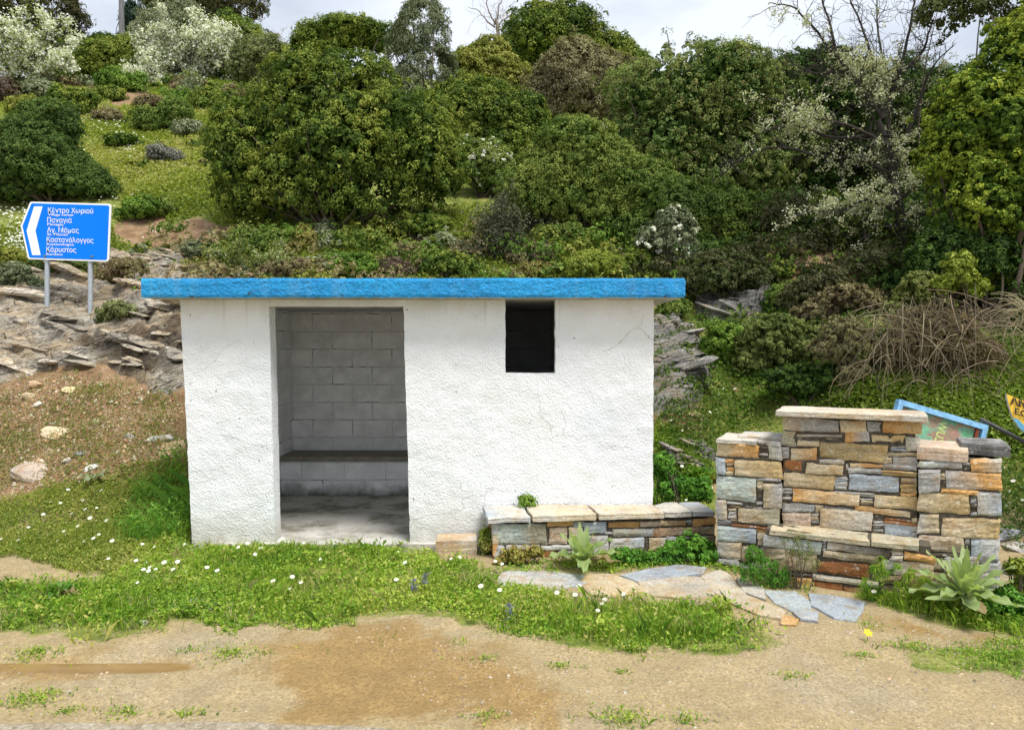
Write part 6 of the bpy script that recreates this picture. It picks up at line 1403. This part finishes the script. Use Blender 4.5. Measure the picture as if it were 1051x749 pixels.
# daisies, each flower its own object
def daisy_mesh(seed, r, h):
    rng = np.random.default_rng(seed); mb = MB(); s = np.linspace(0, 1, 4)[:, None]; e = np.array([rng.normal() * .01, -.012, h]); tube(mb, e * s + np.array([0, .01, 0]) * np.sin(s * 3), .0016, 3, (.12, .22, .04), 2, cap=False)
    nrm = unit(np.array([rng.normal() * .35, -.6, .8])); a = unit(np.cross(nrm, (0, 1, .2))); b = np.cross(nrm, a); n = 11
    for k in range(n):
        t = k / n * 6.283; q = math.cos(t) * a + math.sin(t) * b; p = -math.sin(t) * a + math.cos(t) * b; w = r * .27; up = nrm * rng.uniform(-.05, .2) * r
        mb.add([e + q*r*.18, e + q*r*.65 + p*w + up*.5, e + q*r + up, e + q*r*.65 - p*w + up*.5], [(0, 1, 2, 3)], (.84, .84, .80), 0)
    ring = [e + nrm * .002 + (math.cos(t) * a + math.sin(t) * b) * r * .27 for t in np.arange(7) / 7 * 6.283]; mb.add(ring + [e + nrm * r * .16], [(i, (i+1) % 7, 7) for i in range(7)], (.75, .48, .03), 1)
    return mb
protos = {}
def daisy(kind, px, py, label, group, h=None):
    key = (kind, RNG.integers(4))
    if key not in protos: protos[key] = daisy_mesh(int(key[1]) + 40, .019, .13).build('daisy', [M_PETAL, M_PETAL, M_GRASS]); o = protos[key]
    else: o = protos[key].copy(); C.objects.link(o)
    c = G(px, py + 9); k = .75 if kind != 'bank' else .7
    if c[1] > YF - .05 and XL < c[0] < XR: c[1] = YF - .1
    o.location = c; o.rotation_euler.z = RNG.uniform(-.5, .5); sc = RNG.uniform(.65, 1.1); o.scale = (sc, sc, sc * RNG.uniform(.55, 1.0)); tag(o, label, 'flower', group)
DL = [(70,502),(86,512),(64,515),(100,520),(95,537),(110,535),(68,545),(82,543),(102,548),(60,556),(66,545),(88,558),(98,556),(20,556),(2,552),(112,572),(118,560),(45,530),(30,540),(76,528),(90,526),(105,508),(52,512)]
DC = [(146,558),(142,577),(150,575),(148,586),(160,583),(170,584),(156,588),(178,587),(185,584),(190,588),(143,598),(154,592),(213,584),(160,560),(195,556)]
DD = [(246,566),(256,562),(262,573),(268,563),(283,600),(302,598),(310,599),(298,603),(245,556),(300,556),(317,555),(288,545),(295,552),(304,548),(316,551),(409,564),(392,558),(398,556),(418,583),(225,590),(330,575),(408,596)]
DE = [(463,574),(473,575),(496,611),(513,611),(574,615),(589,615),(595,604),(618,622),(614,628),(620,617),(640,618),(510,578),(517,580)]
DB = [(690,432),(700,440),(708,436),(742,398),(748,405),(735,418),(728,425),(752,410),(745,412),(690,465),(683,478),(700,482),(678,500),(692,510),(705,512),(715,505),(722,520),(698,520),(686,522),(712,520),(730,500),(738,405),(755,398)]
DR = [(1030,478),(1034,505),(1041,500),(1036,515),(1048,498),(1033,520),(896,610),(1028,620),(1048,515),(1000,625)]
for lst, lab, grp, kd in ((DL,'white daisy on the thin yellowish verge left of the shelter','daisies on the left verge','v'),(DC,'white daisy in the dense flower cluster by the left pier of the shelter','daisies by the left pier','v'),(DD,'white daisy in the grass before the shelter doorway','daisies before the doorway','v'),
        (DE,'white daisy in the grass before the stone bench','daisies before the bench','v'),(DB,'white daisy on the bank between shelter and stone wall','daisies on the bank','bank'),(DR,'white daisy beside the right end of the stone wall','daisies right of the wall','v')):
    for px, py in lst: daisy(kd, px, py, lab, grp)
c = G(890, 652); mb = MB(); c = G(890, 657)
mbd = MB(); e = np.array([0, -.01, .05]); tube(mbd, [(0, 0, 0), (0, -.005, .03), e], .002, 3, (.12,.22,.04), cap=False); nrm = unit(np.array([0, -.6, .8])); a = np.array([1., 0, 0]); b = np.cross(nrm, a)
for k in range(6):
    t = k / 6 * 6.283; q = math.cos(t)*a + math.sin(t)*b; p = -math.sin(t)*a + math.cos(t)*b; mbd.add([e, e + q*.02 + p*.008, e + q*.026, e + q*.02 - p*.008], [(0,1,2,3)], (.85, .62, .02))
o = mbd.build('yellow_flower', M_PETAL); o.location = c; tag(o, 'single yellow flower low in the grass below the large mullein', 'flower')
# blue-violet flower spikes in the verge
for k, (px, py, lab) in enumerate(((424,612,'violet flower spike in the verge before the shelter, left one'),(436,606,'violet flower spike in the verge before the shelter, right one'),(523,640,'violet flower spike in the grass below the long pale flagstone'))):
    c = G(px, py); mb = MB(); rg = np.random.default_rng(k + 60); tube(mb, [(0,0,0),(.004,0,.06),(0,0,.12)], .002, 3, (.1,.18,.05), cap=False); p = np.stack([rg.normal(size=70)*.012, rg.normal(size=70)*.012, rg.uniform(.03,.125,70)], -1)
    leaf_quads(mb, p, rg.normal(size=p.shape), .013, .008, pick([(.12,.12,.35),(.25,.22,.5)], rg.random(70)), rg); o = mb.build('flower_spike', M_PETAL); o.location = c; tag(o, lab, 'flower', None)

# ------------------------------------------------------------------ daylight
SUN_EL, SUN_AZ = R(63), R(140)        # veiled sun, high, behind the camera to the right (azimuth clockwise from +Y)
w = bpy.data.worlds.new('World'); scene.world = w; w.use_nodes = True; nt = w.node_tree; nt.nodes.clear()
sky = nt.nodes.new('ShaderNodeTexSky'); sky.sky_type = 'NISHITA'; sky.sun_disc = False; sky.sun_elevation = SUN_EL; sky.sun_rotation = SUN_AZ; sky.air_density = 1.0; sky.dust_density = 1.5
tc = nt.nodes.new('ShaderNodeTexCoord'); mp = nt.nodes.new('ShaderNodeMapping'); mp.inputs['Scale'].default_value = (1, 1, 2.2); nt.links.new(tc.outputs['Generated'], mp.inputs[0])
nz = nt.nodes.new('ShaderNodeTexNoise'); nz.inputs['Scale'].default_value = 2.3; nz.inputs['Detail'].default_value = 7; nz.inputs['Roughness'].default_value = .55; nt.links.new(mp.outputs[0], nz.inputs['Vector'])
rp_ = nt.nodes.new('ShaderNodeValToRGB'); rp_.color_ramp.elements[0].position = .36; rp_.color_ramp.elements[0].color = (.58,)*3 + (1,); rp_.color_ramp.elements[1].position = .56; rp_.color_ramp.elements[1].color = (.96,)*3 + (1,); nt.links.new(nz.outputs[0], rp_.inputs[0])
mx = nt.nodes.new('ShaderNodeMix'); mx.data_type = 'RGBA'; nt.links.new(rp_.outputs[0], mx.inputs[0]); nt.links.new(sky.outputs[0], mx.inputs[6]); mx.inputs[7].default_value = (9.4, 10.0, 11.0, 1)
bg = nt.nodes.new('ShaderNodeBackground'); bg.inputs['Strength'].default_value = .075; nt.links.new(mx.outputs[2], bg.inputs[0]); wo = nt.nodes.new('ShaderNodeOutputWorld'); nt.links.new(bg.outputs[0], wo.inputs[0])
sd_ = bpy.data.lights.new('sun', 'SUN'); sd_.energy = 3.4; sd_.angle = R(22); sd_.color = (1, .97, .91); so = bpy.data.objects.new('sun', sd_); C.objects.link(so)
dv = Vector((math.sin(SUN_AZ) * math.cos(SUN_EL), math.cos(SUN_AZ) * math.cos(SUN_EL), math.sin(SUN_EL))); so.rotation_euler = dv.to_track_quat('Z', 'Y').to_euler(); so.location = (0, -5, 30)
vs = scene.view_settings; vs.view_transform = 'Standard'; vs.look = 'None'; vs.exposure = 0.50; vs.gamma = 1; vs.use_curve_mapping = False
scene.render.engine = 'CYCLES'; scene.cycles.use_denoising = True; scene.cycles.max_bounces = 8; scene.cycles.diffuse_bounces = 4; scene.cycles.transmission_bounces = 4
